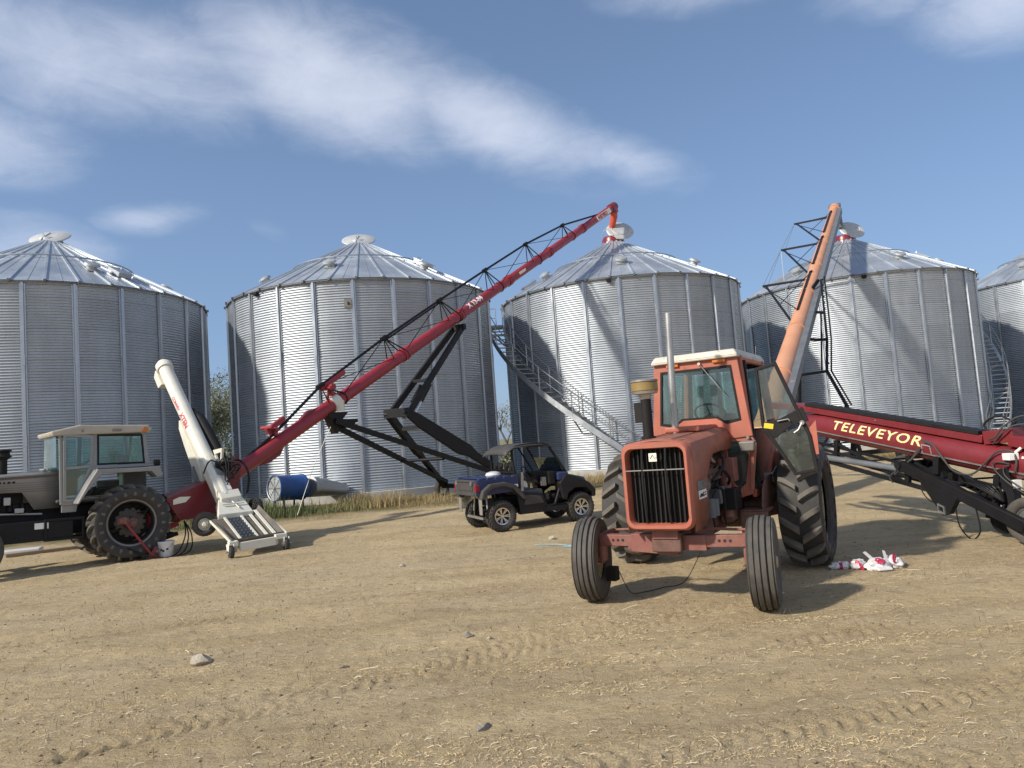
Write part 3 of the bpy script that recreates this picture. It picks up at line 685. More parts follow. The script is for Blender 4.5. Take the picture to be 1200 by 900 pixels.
for rr, zz_ in ((3.15, None),):
    z = BE + .03 + (HZ - BE - .03) * (BR + .10 - rr) / (BR + .10 - RH) + .13
    pts = [(rr * math.cos(a * math.pi / 36), rr * math.sin(a * math.pi / 36), z) for a in range(73)]
    ring_me.tube(pts, .03, 6, False)
ring_me = ring_me.mesh('roof_ring', M['galv_rib'])
base_me = MB().lathe([(BR - .3, BZ0), (BR + .22, BZ0), (BR + .24, BZ0 - .02), (BR + .24, -.1)], n=120).mesh('foundation', M['concrete'])
def bz(r_): return BE + .03 + (HZ - BE - .03) * (BR + .10 - r_) / (BR + .10 - RH)
vent = MB(); tl = math.atan2(HZ - BE, BR - RH)
vent.lathe([(.19, -.1), (.19, .20), (.0, .20)], n=20); vent.lathe([(.0, .30), (.27, .24), (.29, .16), (.27, .155), (0, .2)], n=24); vent.box((0, 0, -.0), (.5, .46, .04))
vent_me = vent.mesh('roof_vent', M['galv_dull'])
hatch = MB(); hatch.box((0, 0, .07), (.75, .55, .16)); hatch.box((.02, 0, .17), (.82, .62, .035)); hatch.tube([(-.3, -.2, .18), (-.3, -.2, .26), (-.3, .2, .26), (-.3, .2, .18)], .012, 6)
hatch_me = hatch.mesh('roof_hatch', M['galv'])
lid_me = MB().lathe([(0, .14), (.30, .13), (.62, .07), (.78, .01), (.80, -.03), (.79, -.045), (.70, -.02), (0, -.02)], n=48).tube([(-.1, 0, .17), (.5, 0, .13), (.85, 0, -.02)], .022, 6).tube([(.3, 0, .16), (.36, 0, .32), (.42, 0, .14)], .012, 6).mesh('fill_lid', M['galv_light'])
open_lid_me = MB().lathe([(0, .06), (.5, .05), (.68, .01), (.72, -.04), (.70, -.05), (.60, -.015), (.0, -.015)], n=48).lathe([(.42, .055), (.44, .085), (.46, .05)], n=40).tube([(-.7, 0, .03), (-.85, 0, -.15), (-.9, 0, -.5)], .018, 6).mesh('fill_lid', M['galv_light'])
collar_me = MB().lathe([(.52, -.14), (.50, .06), (.44, .16), (.42, .16), (.44, -.1)], n=40).mesh('fill_collar', M['galv_dull'])
redcollar = MB().lathe([(.58, -.10), (.57, .16), (.50, .30), (.47, .30), (.50, -.1)], n=40)
redcollar_me = redcollar.mesh('fill_collar', M['red_deep'])
tabs = MB()
for k in range(16):
    a = 2 * math.pi * k / 16; tabs.box((.60 * math.cos(a), .60 * math.sin(a), -.08), (.03, .10, .13), (0, 0, math.degrees(a)))
tabs_me = tabs.mesh('collar_tabs', M['chrome'])
plate_me = MB().box((0, 0, 0), (.03, .30, .34)).box((.018, 0, 0), (.01, .24, .26)).mesh('label_plate', M['grey_lamp'])
mark_me = MB().box((0, 0, 0), (.03, .05, .12)).box((0, .04, -.02), (.03, .04, .05)).mesh('plate_mark', M['badge_black'])
clip_me = MB().box((.05, 0, 0), (.14, .22, .10)).box((.10, 0, -.06), (.10, .10, .10)).mesh('eave_bracket', M['black'])
bin_labels = ['leftmost galvanised grain bin, closed lid on top, behind the grey tractor', 'galvanised grain bin with closed lid and small plate, between leftmost bin and the stairs', 'galvanised grain bin with curved outside stairs below the red auger spout', 'galvanised grain bin with open lid and red collar under the orange auger', 'galvanised grain bin at the right edge, partly cut off by the photo']
bins = []
for i, (cx, cy) in enumerate(BINS):
    ph = R_([8.8, 8.0, 7.0, 5.0, 6.0][i])
    o = thing('grain_bin', bin_labels[i], 'grain bin', (cx, cy, 0), ph, 'row of corrugated steel grain bins'); bins.append((o, ph))
    place('wall', bw_me, o, (0, 0, 0)); place('roof', roof_me, o, (0, 0, 0)); place('foundation', base_me, o, (0, 0, 0)); place('roof_ring', ring_me, o, (0, 0, 0)); place('eave_trim', clips_me, o, (0, 0, 0))
    for k in range(24): place('stiffener', rib_me, o, (0, 0, 0), (0, 0, 2 * math.pi * k / 24))
    def onroof(name, me, deg, r_, par=o, ph=ph):
        a = R_(deg) - ph; e = place(name, me, par, (r_ * math.cos(a), r_ * math.sin(a), bz(r_) + .05)); e.rotation_euler = (0, tl, a); return e
    for d_ in ([-95, -150, -40, 25, 85, 150] if i != 3 else [-82, -150, -25, 30, 90, 150]): onroof('roof_vent', vent_me, d_, 4.35)
    onroof('roof_hatch', hatch_me, -28 if i != 2 else -170, 4.6 if i in (0, 2) else 3.6)
    a = R_([-95, -84, 200, 160, 200][i]) - ph
    if i in (0, 1):
        pl = place('label_plate', plate_me, o, ((BR + .04) * math.cos(a), (BR + .04) * math.sin(a), 7.75), (0, 0, a)); place('plate_mark', mark_me, pl, (.03, 0, 0))
    a = R_([-90, -123, -102, -109, -100][i]) - ph; place('eave_bracket', clip_me, o, ((BR + .02) * math.cos(a), (BR + .02) * math.sin(a), BE - .12), (0, 0, a))
    if i in (2, 3):
        co = place('fill_collar', redcollar_me, o, (0, 0, HZ + .05)); place('collar_tabs', tabs_me, co, (0, 0, 0))
        a = R_(-25) - ph
        e = place('fill_lid', open_lid_me, o, (.42 * math.cos(a), .42 * math.sin(a), HZ + .66)); e.rotation_euler = (Matrix.Rotation(-ph, 3, 'Z') @ Euler((R_(52), R_(8), 0)).to_matrix()).to_euler()
    else:
        place('fill_collar', collar_me, o, (0, 0, HZ + .02)); e = place('fill_lid', lid_me, o, (0, 0, HZ + .28)); e.rotation_euler = (Matrix.Rotation(-ph, 3, 'Z') @ Euler((R_(33), R_(5), 0)).to_matrix() @ Euler((0, 0, R_(-92))).to_matrix()).to_euler()
# curved outside stairs on the third and fifth bin
def stairs(o, ph, a_top, a_bot, zt, zb_):
    N = 30; ri, ro = BR + .14, BR + .90
    def pt(r_, q, dz=0):
        a = R_(a_bot + (a_top - a_bot) * q) - ph; return Vector((r_ * math.cos(a), r_ * math.sin(a), zb_ + (zt - zb_) * q + dz))
    def at_(r_, deg, z): a = R_(deg) - ph; return Vector((r_ * math.cos(a), r_ * math.sin(a), z))
    sg = 1 if a_top > a_bot else -1
    p = MB(); ring_ = lambda deg: [at_(ri, deg, zt - .12), at_(ro + .05, deg, zt - .12), at_(ro + .05, deg, zt - .04), at_(ri, deg, zt - .04)]
    p.loft([ring_(a_top + sg * 2.4 * k) for k in range(5)])
    st = p.build('staircase', M['galv_dull'], o)
    for r_ in (ri, ro):
        s_ = MB(); s_.loft([[pt(r_, k / 24, -.30), pt(r_ + .04, k / 24, -.30), pt(r_ + .04, k / 24), pt(r_, k / 24)] for k in range(25)])
        s_.build('stringer', M['galv'], st)
    for k in range(N):
        q = (k + .5) / N; a = pt(ri + .03, q, -.10); b_ = pt(ro, q, -.10); d = (pt(ri, q + .02) - pt(ri, q)); d.z = 0; d.normalize()
        s_ = MB(); w = d * .11; u_ = Vector((0, 0, .035))
        s_.hexa([a - w, a + w, b_ + w, b_ - w, a - w + u_, a + w + u_, b_ + w + u_, b_ - w + u_])
        s_.build('step', M['galv_dull'], st)
    for r_ in (ro + .02, ri + .02):
        h = MB(); h.tube([pt(r_, k / 30, .95) for k in range(31)], .021, 8); h.tube([pt(r_, k / 30, .5) for k in range(31)], .014, 8)
        for k in range(0, 31, 5): h.beam(pt(r_, k / 30, -.2), pt(r_, k / 30, .97), .04, .04)
        h.build('handrail', M['steel'], st)
    h = MB(); a1 = a_top + sg * 9.6
    for deg, r_ in ((a1, ro), (a1, ri + .3), (a_top, ro)): h.tube([at_(r_, deg, zt - .1), at_(r_, deg, zt + 1.0)], .02, 8)
    for z in (.5, 1.0): h.tube([at_(ro, a_top + (a1 - a_top) * q / 4, zt + z) for q in range(5)] + [at_(ri + .3, a1, zt + z)], .018, 8)
    h.build('landing_rail', M['steel'], st)
    for deg in (a_top, a1): br = MB(); br.beam(at_(ro, deg, zt - .12), at_(BR + .08, deg, zt - 1.0), .06, .06); br.build('stair_bracket', M['galv_dull'], st)
    for k in range(3, 24, 5):
        q = k / 24; br = MB(); br.beam(pt(ro, q, -.28), pt(BR + .05, q, -.9), .05, .05); br.beam(pt(ro, q, -.28), pt(BR + .05, q, -.28), .05, .05)
        br.build('stair_bracket', M['galv_dull'], st)
stairs(*bins[2], -172, -92, 7.8, .45)
stairs(*bins[3], 12, -54, 7.8, .45)

# ================================================================ RED AUGER
V3 = Vector
def lerp(a, b, t): return V3(a) + (V3(b) - V3(a)) * t
def curve_pts(a, b, sag, n=10, side=(0, 0, 0)):
    a = V3(a); b = V3(b); return [a + (b - a) * t + V3((0, 0, -sag)) * 4 * t * (1 - t) + V3(side) * 4 * t * (1 - t) for t in [i / n for i in range(n + 1)]]
A0 = V3((-7.7, 16.9, .95)); A1 = V3((5.9, 37.3, 13.55)); AD = (A1 - A0).normalized(); AU = V3((.5547, .8321, 0)); AV = V3((.8321, -.5547, 0))
AL = (A1 - A0).length; AN = (AD.cross(AV)).normalized(); AN = AN if AN.z > 0 else -AN
ra = thing('grain_auger', 'long red grain auger on black scissor frame reaching up to the bin with the stairs', 'grain auger', (-7.7, 16.9, 0))
tb = MB(); tb.tube([A0 - AD * .3, A1], .185, 28)
for d in (5.2, 8.6, 12.1, 15.8, 19.6, 23.4):
    p = A0 + AD * d; tb.tube([p, p + AD * .10], .215, 28); tb.tube([p + AD * .14, p + AD * .24], .215, 28)
    for k in range(8):
        a = k * math.pi / 4; q = AV * math.cos(a) + AN * math.sin(a); tb.cyl(p - AD * .02 + q * .205, p + AD * .26 + q * .205, .012, n=6)
tube = tb.build('auger_tube', M['red'], ra, world=True)
s = MB()   # head box and down spout
s.tube([A1 - AD * .35, A1 + AD * .18], .235, 28); s.beam(A1 - AN * .1, A1 - AN * .32, .34, .34, up=AD)
s.build('head', M['red_deep'], ra, .01, world=True)
hub = V3((5.83, 37.71, 12.35)); s = MB(); s.tube([A1 - AN * .05 + AD * .02, A1 + V3((.04, .12, -.45)), hub + V3((-.02, -.04, .18))], [.20, .185, .15], 20); s.build('spout', M['red_bright'], ra, world=True)
def on_tube_pt(d, ang, off=0.):   # ang 0 = towards camera side, 90 = top
    return A0 + AD * d + (AV * math.cos(R_(ang)) + AN * math.sin(R_(ang))) * (.185 + off)
# name plates on the tube
pl = MB(); p = A0 + AD * (AL - 2.55); c_ = (AV * math.cos(R_(10)) + AN * math.sin(R_(10))); up_ = AD.cross(c_); up_ = up_ if up_.z > 0 else -up_
pl.prism([(0, -.12), (1.75, -.12), (1.75, .12), (0, .12)], p + c_ * .195, AD, up_, .02); plo = pl.build('name_plate', M['cream'], ra, world=True)
# black top chord of the truss with its struts
ch = [(-7.05, 17.85, 1.62), (-6.25, 19.07, 2.59), (-5.36, 20.42, 3.85), (-3.88, 22.64, 5.40), (-2.29, 25.02, 6.93), (-.71, 27.39, 8.42), (.99, 29.94, 9.99), (2.81, 32.67, 11.46), (4.9, 35.8, 12.78)]
m = MB(); m.tube(ch, .042, 8); m.tube([V3(ch[3]) + V3((.02, 0, -.08)), V3(ch[4]) + V3((0, 0, -.09))], .03, 6)
for c_ in ch[2:8]: m.tube([V3(c_) - AD * .12, V3(c_) + AD * .12], .075, 8)
m.build('truss_chord', M['black'], ra, world=True)
def foot(c_, sh, side):
    d = (V3(c_) - A0).dot(AD) + sh; return A0 + AD * d + AV * side * .15 + AN * .13
for c_ in ch[2:8]:
    m = MB()
    for sd_ in (-1, 1):
        m.tube([c_, foot(c_, .55, sd_)], .022, 6); m.tube([c_, foot(c_, -.08, sd_)], .018, 6)
    c0 = foot(c_, .55, 1); m.tube([A0 + AD * ((V3(c_) - A0).dot(AD) + .55) + (AV * math.cos(k * math.pi / 8) + AN * math.sin(k * math.pi / 8)) * .20 for k in range(17)], .016, 6)
    m.build('truss_strut', M['black'], ra, world=True)
m = MB()
for i in range(2, 7):
    m.tube([ch[i + 1], foot(ch[i], .6, 1)], .014, 6)
    m.tube([ch[i], foot(ch[i + 1], -.1, 1)], .012, 6)
m.build('truss_brace', M['black'], ra, world=True)
# red winch brackets on top of the lower tube
for d, s_ in ((5.35, 1.0), (3.05, .62)):
    m = MB(); p = A0 + AD * d + AN * .2
    m.beam(p, p + AN * .38 * s_, .14, .10, up=AD); m.beam(p + AN * .36 * s_ - AD * .30 * s_, p + AN * .42 * s_ + AD * .75 * s_, .10, .14); m.tube([p + AN * .28 * s_ - AV * .2, p + AN * .28 * s_ + AV * .2], .09 * s_, 14)
    m.beam(p - AD * .25, p + AN * .34 * s_ + AD * .1, .05, .08)
    m.tube([p + AN * .30 - AV * .22 - AD * .12, p + AN * .30 + AV * .22 - AD * .12], .05, 12)
    m.build('winch_bracket', M['red'], ra, .006, world=True)
m = MB(); m.prism([(-.8, 0), (0, .22), (.05, 0)], A0 + AD * 1.75 + AN * .15, AD, AN, .14); m.prism([(-.5, 0), (-.1, -.13), (.3, -.13), (.5, 0)], A0 + AD * 2.6 - AN * .165, AD, AN, .12); m.prism([(-.3, 0), (.1, .10), (.5, 0)], A0 + AD * 4.2 + AN * .17, AD, AN, .12)
m.build('tube_gusset', M['red_deep'], ra, .004, world=True)
m = MB(); p = A0 + AD * 5.15; m.tube([p, p + AD * .28], .222, 24); m.box(p + AD * .14 - AN * .1 + AV * .2, (.2, .12, .3), None); m.build('clamp_band', M['white'], ra, .004, world=True)
# black undercarriage
kn = V3((-3.66, 22.98, 3.05)); cl = V3((-5.18, 20.67, 2.85)); upA = V3((-1.76, 25.81, 6.05))
AXL = V3((-2.75, 27.3, .42)); AXR = AXL + AV * 3.3
m = MB()
for sd_, ax in ((-1, AXL), (1, AXR)):
    off = AV * sd_
    m.beam(cl + off * .18, ax + V3((0, 0, .15)) - off * .1, .12, .15)
    k1 = kn + off * .42
    w_ = 1.0 if sd_ > 0 else .6; d_ = (ax - k1).normalized(); un = V3((0, 0, 1)); m.prism([(-.1, .08), (.4, .15), (2.6, .20 * w_), (2.9, .12 * w_), ((ax - k1).length, .09), ((ax - k1).length, -.09), (2.7, -.15 * w_), (2.3, -.26 * w_), (.6, -.22 * w_), (-.1, -.10)], k1, d_, un - d_ * un.dot(d_), .16)
m.tube([AXL, AXR], .08, 12); m.tube([lerp(cl, AXL, .55), lerp(cl, AXR, .55)], .05, 8)
m.build('lower_frame', M['black'], ra, .01, world=True)
m = MB()
for sd_ in (-1, 1):
    m.beam(kn + AV * sd_ * .42 - V3((0, 0, .1)), upA + AV * sd_ * .20, .10, .20)
m.beam(upA + AV * .3, upA - AV * .3, .16, .2); m.beam(kn + AV * .5, kn - AV * .5, .2, .28); m.beam(lerp(kn, upA, .35) + AV * .35, lerp(kn, upA, .35) - AV * .35, .08, .1)
m.build('upper_frame', M['black'], ra, .008, world=True)
m = MB()
q0 = lerp(kn, AXL, .06)
for t0 in (.0, .28): m.tube([kn + AV * -.38 + V3((.35, .5, -.1 - t0 * 1.4)), kn + AV * .38 + V3((.35, .5, -.1 - t0 * 1.4))], .06, 8)
m.build('cross_tube', M['grey_lamp'], ra, world=True)
m = MB()
for sd_ in (-1, 1):
    a_, b_ = kn + AV * sd_ * .2 + AU * .55 + V3((0, 0, -.1)), lerp(kn, upA, .42) + AV * sd_ * .2 - V3((0, 0, .35))
    m.cyl(a_, lerp(a_, b_, .5), .03); 
m.build('cylinder_rod', M['chrome'], ra, world=True)
m = MB()
for sd_ in (-1, 1):
    a_, b_ = kn + AV * sd_ * .2 + AU * .55 + V3((0, 0, -.1)), lerp(kn, upA, .42) + AV * sd_ * .2 - V3((0, 0, .35)); m.cyl(lerp(a_, b_, .45), b_, .06)
m.build('hydraulic_cylinder', M['black'], ra, world=True)
m = MB(); m.prism([(-.42, .1), (.35, .1), (.1, -.12), (.62, -.15), (.6, -.24), (.05, -.40), (-.1, -.5)], cl + V3((.12, .15, .15)), AU, (0, 0, 1), .28); m.tube([cl + AU * .3 + V3((0, 0, .02)), cl + AU * 1.0 + V3((0, 0, .0))], .05, 8); m.build('clamp_bracket', M['black'], ra, .006, world=True)
small_rim = disc_rim(.19, .17, -.02, hub=.06, bolts=5).mesh('wheel', M['white']); small_tyre = MB().lathe(carcass(.33, .2, .19, .02, 4), axis=(0, 1, 0), n=40).mesh('tyre', M['tyre_dark'])
for ax, sd_ in ((AXL, -1), (AXR, 1)):
    w = place('wheel', small_rim, ra, ax - worldloc(ra) + AV * sd_ * .16 + V3((0, 0, -.09)), (0, 0, math.atan2(-AU.y, -AU.x) + math.pi)); place('tyre', small_tyre, w, (0, 0, 0))
# intake box near the tractor
m = MB(); c_ = A0 + AD * .35
P = lambda d, s_, z: A0 + AU * d + AV * s_ + V3((0, 0, z - A0.z))
m.hexa([P(-.30, -.30, .72), P(-.30, .30, .72), P(1.15, .28, .72), P(1.15, -.28, .72), P(-.62, -.30, 1.22), P(-.62, .30, 1.22), P(1.35, .28, 1.80), P(1.35, -.28, 1.80)])
m.build('intake_box', M['red_deep'], ra, .015, world=True)
m = MB(); m.hexa([P(-.95, -.2, .62), P(-.95, .25, .62), P(-.50, .25, .56), P(-.50, -.2, .56), P(-.95, -.2, .98), P(-.95, .25, .98), P(-.58, .25, 1.02), P(-.58, -.2, 1.02)]); m.build('gearbox_shield', M['red_deep'], ra, .012, world=True)
m = MB(); m.prism([(-.05, -.06), (.25, -.03), (.38, .08), (.12, .10), (-.05, .05)], P(-.40, .305, 1.14), AU, (0, 0, 1), .01); m.build('decal', M['cream'], ra, world=True)
m = MB(); m.beam(P(-1.25, .1, .38), P(-.3, .2, .66), .10, .10); m.build('hitch_beam', M['red'], ra, .004, world=True)
m = MB(); m.beam(P(-1.2, .15, .26), P(-.35, .25, .44), .10, .08); m.tube([P(-1.7, 0, .66), P(-.9, .05, .80)], .06, 10)
for k in range(16): m.tube(smoothpath([P(-1.0 + rnd.uniform(-.25, .2), rnd.uniform(-.2, .3), 1.0 + rnd.uniform(-.1, .25)), P(-.8 + rnd.uniform(-.2, .2), .25, 1.15 + rnd.uniform(-.15, .2)), P(-.6 + rnd.uniform(-.15, .15), .28, 1.05 + rnd.uniform(-.2, .15))], 5), .018, 6)
m.box(P(-.85, .05, 1.08), (.3, .25, .22)); m.build('drive_parts', M['rubber_black'], ra, world=True)
m = MB()
for k in range(3): m.tube(smoothpath([P(-.2, .3, .7), P(-.35 + k * .08, .55, .38), P(-.7 + k * .1, .75 + k * .06, .06), P(-1.1, .65, .05), P(-1.5, .3, .3)], 8), .014, 6)
m.build('hydraulic_hose', M['rubber_black'], ra, world=True)
m = MB(); m.tube(smoothpath([A0 + AD * 5.4 - AN * .2, A0 + AD * 4.4 - V3((0, 0, 1.2)), A0 + AD * 3.6 - V3((0, 0, 2.2))], 6), .007, 5); m.build('hanging_rope', M['cream'], ra, world=True)
text_on_tube('lettering', 'X 13-84', .30, A0, A1, .185, 12.65, R_(15), M['lettering_white'], ra, (0, 0, 1), shear=.2, bold=.012); bpy.data.objects['lettering'].location = (-worldloc(ra))
m = MB(); p = on_tube_pt(16.6, 12, .004); m.prism([(0, -.05), (.55, -.05), (.55, .05), (0, .05)], p, AD, AD.cross(AV) * -1 if AD.cross(AV).z < 0 else AD.cross(AV), .012); m.build('decal', M['cream'], ra, world=True)
m_ob = text_on_plane('lettering', 'WESTFIELD', .24, V3(pl.v[0]) * 0 + (A0 + AD * (AL - 2.5)) + (AV * math.cos(R_(10)) + AN * math.sin(R_(10))) * .206 - up_ * .085, AD, up_, M['lettering_red'], ra, shear=.2, bold=.012, off=.003); m_ob.location = -worldloc(ra)

# ================================================================ WHITE SWING HOPPER CONVEYOR
wc = thing('swing_hopper_conveyor', 'cream white hopper conveyor on small wheels, its tube standing up steeply beside the grey tractor', 'conveyor', (-5.6, 15.5, 0))
WU = V3((-.62, .785, 0)); WV = V3((.785, .62, 0)); W0 = V3((-5.6, 15.5, 0))
Q = lambda d, s_, z: W0 + WU * d + WV * s_ + V3((0, 0, z))
T0, T1 = V3((-6.80, 16.85, 1.28)), V3((-8.99, 18.9, 4.53))
WD = (T1 - T0).normalized(); WN = WV.cross(WD).normalized(); WN = WN if WN.z > 0 else -WN
m = MB(); m.tube([T0 - WD * .2, T1], .168, 28)
m.prism([(-.35, -.14), (.9, -.13), (.9, .13), (-.2, .15)], T0 + WD * .1, WD, WN, .35)
m.build('conveyor_tube', M['white'], wc, .01, world=True)
m = MB(); m.tube([T1 - WD * .14, T1 + WD * .03, T1 + WD * .12], [.205, .205, .14], 28); m.prism([(-.5, -.18), (.05, -.18), (.05, -.42), (-.35, -.45)], T1, WD, WN, .36); m.build('head_hood', M['white'], wc, .01, world=True)
m = MB(); m.box(T1 - WD * .22 - WN * .40, (.25, .25, .12)); m.build('head_opening', M['rubber_black'], wc, world=True)
m = MB()
for side in (-1,): m.prism([(.9, -.1), (2.5, -.1), (2.4, -.30), (1.9, -.42), (.7, -.62), (.4, -.5)], T0 + WD * 0 - WV * .06, WD, WN, .26)
m.build('discharge_chute', M['white'], wc, .012, world=True)
m = MB(); m.prism([(.6, -.42), (1.2, -.36), (1.1, -.62), (.4, -.70)], T0 + WV * .0, WD, WN, .46); m.build('chute_bracket', M['greybeam'], wc, .01, world=True)
m = MB(); c_ = [T0 + WD * d + WV * (.20 + o_) + WN * n_ for d, o_, n_ in ((2.75, -.06, .02), (2.4, .06, .02), (1.8, .10, .0), (1.1, .12, -.02), (.55, .14, -.0))]
m.tube(c_, [.06, .13, .14, .13, .09], 14); m.build('belt_cover', M['rubber_black'], wc, world=True)
m = MB(); m.frame([(-.2, -.05), (.42, .05), (.05, .50)], [(-.1, .0), (.28, .06), (.05, .36)], T0 + WD * .75 + WV * .17 + WN * .1, WD, WN, .05); m.build('hitch_triangle', M['white'], wc, .004, world=True)
m = MB(); c_ = T0 + WD * .55 + WV * .16 + WN * .15; m.box(c_, (.24, .2, .16)); m.cyl(c_ + V3((-.1, -.1, .1)), c_ + V3((.14, .1, .14)), .07)
for k in range(10): m.tube(smoothpath([c_ + V3((rnd.uniform(-.15, .1), rnd.uniform(-.1, .1), rnd.uniform(-.05, .2))), c_ + V3((rnd.uniform(.1, .4), rnd.uniform(-.2, .1), rnd.uniform(-.1, .25))), c_ + V3((rnd.uniform(.1, .3), rnd.uniform(-.3, .0), rnd.uniform(-.4, .0)))], 5), .014, 6)
m.tube(smoothpath([c_, c_ + V3((.35, .1, .18)), c_ + V3((.55, .15, -.15)), c_ + V3((.52, .1, -.6))], 6), .025, 8)
m.tube(smoothpath([c_ - WV * .45 - WD * .1, c_ - WV * .25 + WN * .15 + WD * .15, c_ + WN * .1], 6), .016, 6)
m.build('hydraulic_motor', M['rubber_black'], wc, world=True)
# transition box
m = MB(); m.hexa([Q(1.22, -.40, .62), Q(1.22, .40, .62), Q(1.80, .26, .95), Q(1.80, -.26, .95), Q(1.18, -.38, .80), Q(1.18, .38, .80), Q(1.55, .27, 1.12), Q(1.55, -.27, 1.12)])
m.prism([(-.12, 0), (.2, .0), (.2, .2), (-.02, .2)], Q(1.62, 0, 1.02), WD, WN, .46); m.beam(Q(1.36, -.25, 1.0), Q(1.36, .25, 1.0), .03, .03); m.beam(Q(1.45, 0, 1.06), Q(1.25, .1, .90), .03, .03)
m.build('transition_box', M['white'], wc, .012, world=True)
# open hopper with rubber skirt
m = MB(); b0, b1 = -.08, .85; zl, zh = .26, .40
def wall(p, q, r, s_): m.add([p, q, r, s_], [(0, 1, 2, 3)], False)
o_ = [Q(b0, -.50, .36), Q(b0, .58, .38), Q(b1 + .45, .54, .92), Q(b1 + .45, -.50, .74)]; i_ = [Q(b0 + .08, -.38, .24), Q(b0 + .08, .40, .24), Q(b1 + .35, .38, .70), Q(b1 + .35, -.38, .70)]
for k in range(4): 
    j = (k + 1) % 4
    if k == 2: continue
    m.hexa([i_[k] - V3((0, 0, .03)), i_[j] - V3((0, 0, .03)), i_[j], i_[k], o_[k] - V3((0, 0, .03)), o_[j] - V3((0, 0, .03)), o_[j], o_[k]])
m.hexa([p - V3((0, 0, .05)) for p in i_] + i_); m.build('hopper_skirt', M['canvas'], wc, world=True)
m = MB()
for s_ in (-.26, .10): m.beam(Q(b0 + .1, s_, .285), Q(b1 + .35, s_, .73), .05, .03)
for s_ in (.30, .42): m.beam(Q(b0 + .08, s_, .28 + (s_ - .3) * .6), Q(b1 + .35, s_, .74 + (s_ - .3) * .6), .07, .02)
m.build('hopper_rail', M['white'], wc, .003, world=True)
m = MB(); 
for k in range(9):
    t = k / 9; z_ = .29 + .43 * t; m.beam(Q(b0 + .12 + 1.15 * t, -.23, z_), Q(b0 + .12 + 1.15 * t, .07, z_), .02, .05)
    for s_ in (-.2, -.12, -.04, .04): m.box(Q(b0 + .16 + 1.15 * t, s_, z_ + .02), (.03, .03, .05), (20, 0, 30))
m.build('feed_flighting', M['greybeam'], wc, world=True)
m = MB(); m.beam(Q(-.16, -.38, .20), Q(-.16, .36, .22), .10, .17); m.beam(Q(-.16, .36, .30), Q(-.16, .60, .30), .12, .10); m.beam(Q(-.16, -.60, .28), Q(-.16, -.42, .28), .14, .10); m.box(Q(-.14, -.44, .24), (.05, .05, .20)); m.box(Q(-.14, .40, .24), (.05, .05, .20))
m.beam(Q(-.14, -.55, .32), Q(1.4, -.53, .70), .035, .05); m.beam(Q(-.14, .62, .34), Q(1.4, .56, .84), .035, .05)
for s_ in (-.57, .57):
    for e in (-.05, .05): m.prism([(-.10, -.02), (.10, -.02), (.04, -.22), (-.04, -.22)], Q(-.18, s_ + e, .30), WU, (0, 0, 1), .012)
m.build('front_axle_beam', M['white'], wc, .006, world=True)
cr = disc_rim(.06, .07, 0, hub=.03, bolts=4).mesh('wheel', M['steel']); ct = MB().lathe(carcass(.13, .09, .06, .01), axis=(0, 1, 0), n=28).mesh('tyre', M['tyre_dark'])
yaw = math.atan2(WV.y, WV.x) - math.pi / 2
for s_ in (-.57, .57): wheel(wc, Q(-.20, s_, .135) - W0, cr, ct, (0, 0, yaw))
tr_ = disc_rim(.13, .15, .02, hub=.05, bolts=5).mesh('wheel', M['white']); tt = knob_tyre(.255, .2, .13, 20).mesh('tyre', M['tyre_dark'])
wheel(wc, Q(1.40, -.62, .62) - W0, tr_, tt, (0, 0, math.atan2(-.35, -.93))); wheel(wc, Q(1.55, .56, .80) - W0, tr_, tt, (0, 0, yaw))
m = MB(); m.beam(Q(1.45, -.6, .78), Q(1.55, .5, .80), .06, .06); m.build('transport_axle', M['black'], wc, world=True)
o = text_on_tube('lettering', 'CONVEY', .12, T1, T0, .168, 1.25, R_(2), M['lettering_red'], wc, (0, 0, 1), flip=False, shear=.15, bold=.004); o.location = -W0
o = text_on_tube('lettering', 'XTEN', .19, T1, T0, .168, 1.85, R_(-6), M['lettering_red'], wc, (0, 0, 1), flip=False, shear=.15, bold=.008); o.location = -W0
m = MB(); m.prism([(0, 0), (.5, 0), (.5, .2), (0, .2)], T0 + WD * .35 + WN * .185 - WV * .02, WD, WV, .006); m.build('decal', M['steel'], wc, world=True)

# ================================================================ ORANGE AUGER AND ITS FRAME
B0, B1 = V3((5.18, 16.5, .82)), V3((18.85, 40.5, 13.5)); BD = (B1 - B0).normalized(); bu = V3((BD.x, BD.y, 0)).normalized(); BV = V3((bu.y, -bu.x, 0)); BN = BV.cross(BD); BN = BN if BN.z > 0 else -BN; BL = (B1 - B0).length
oa = thing('grain_auger', 'sun bleached orange auger rising behind the orange tractor to the bin with the open lid', 'grain auger', (5.18, 16.5, 0))
OW = lambda p: p
m = MB(); m.tube([B0, B0 + BD * 9, B1], [.315, .275, .235], 28)
for d in (2.2, 3.6, 5.6, 9.6, 13.6, 17.6, 21.6, 25.4): p = B0 + BD * d; m.tube([p, p + BD * .08], .34 - .0033 * d * (1 if d > 9 else 1.3), 28)
for d in (2.0, 5.0): p = B0 + BD * d; m.beam(p - BV * .40, p + BV * .40, .10, .10); m.box(p - BV * .38, (.12, .12, .2)); m.box(p + BV * .38, (.12, .12, .2))
m.build('auger_tube', M['peach'], oa, world=True)
m = MB(); m.beam(B0 + BD * 1 + BV * .38 - BN * .05, B1 - BD * .5 + BV * .30 - BN * .05, .20, .30, up=BN); m.build('drive_housing', M['greybeam'], oa, .01, world=True)
m = MB(); m.tube([B1 - BD * .3, B1 + BD * .15], .30, 24); m.build('head', M['peach'], oa, world=True)
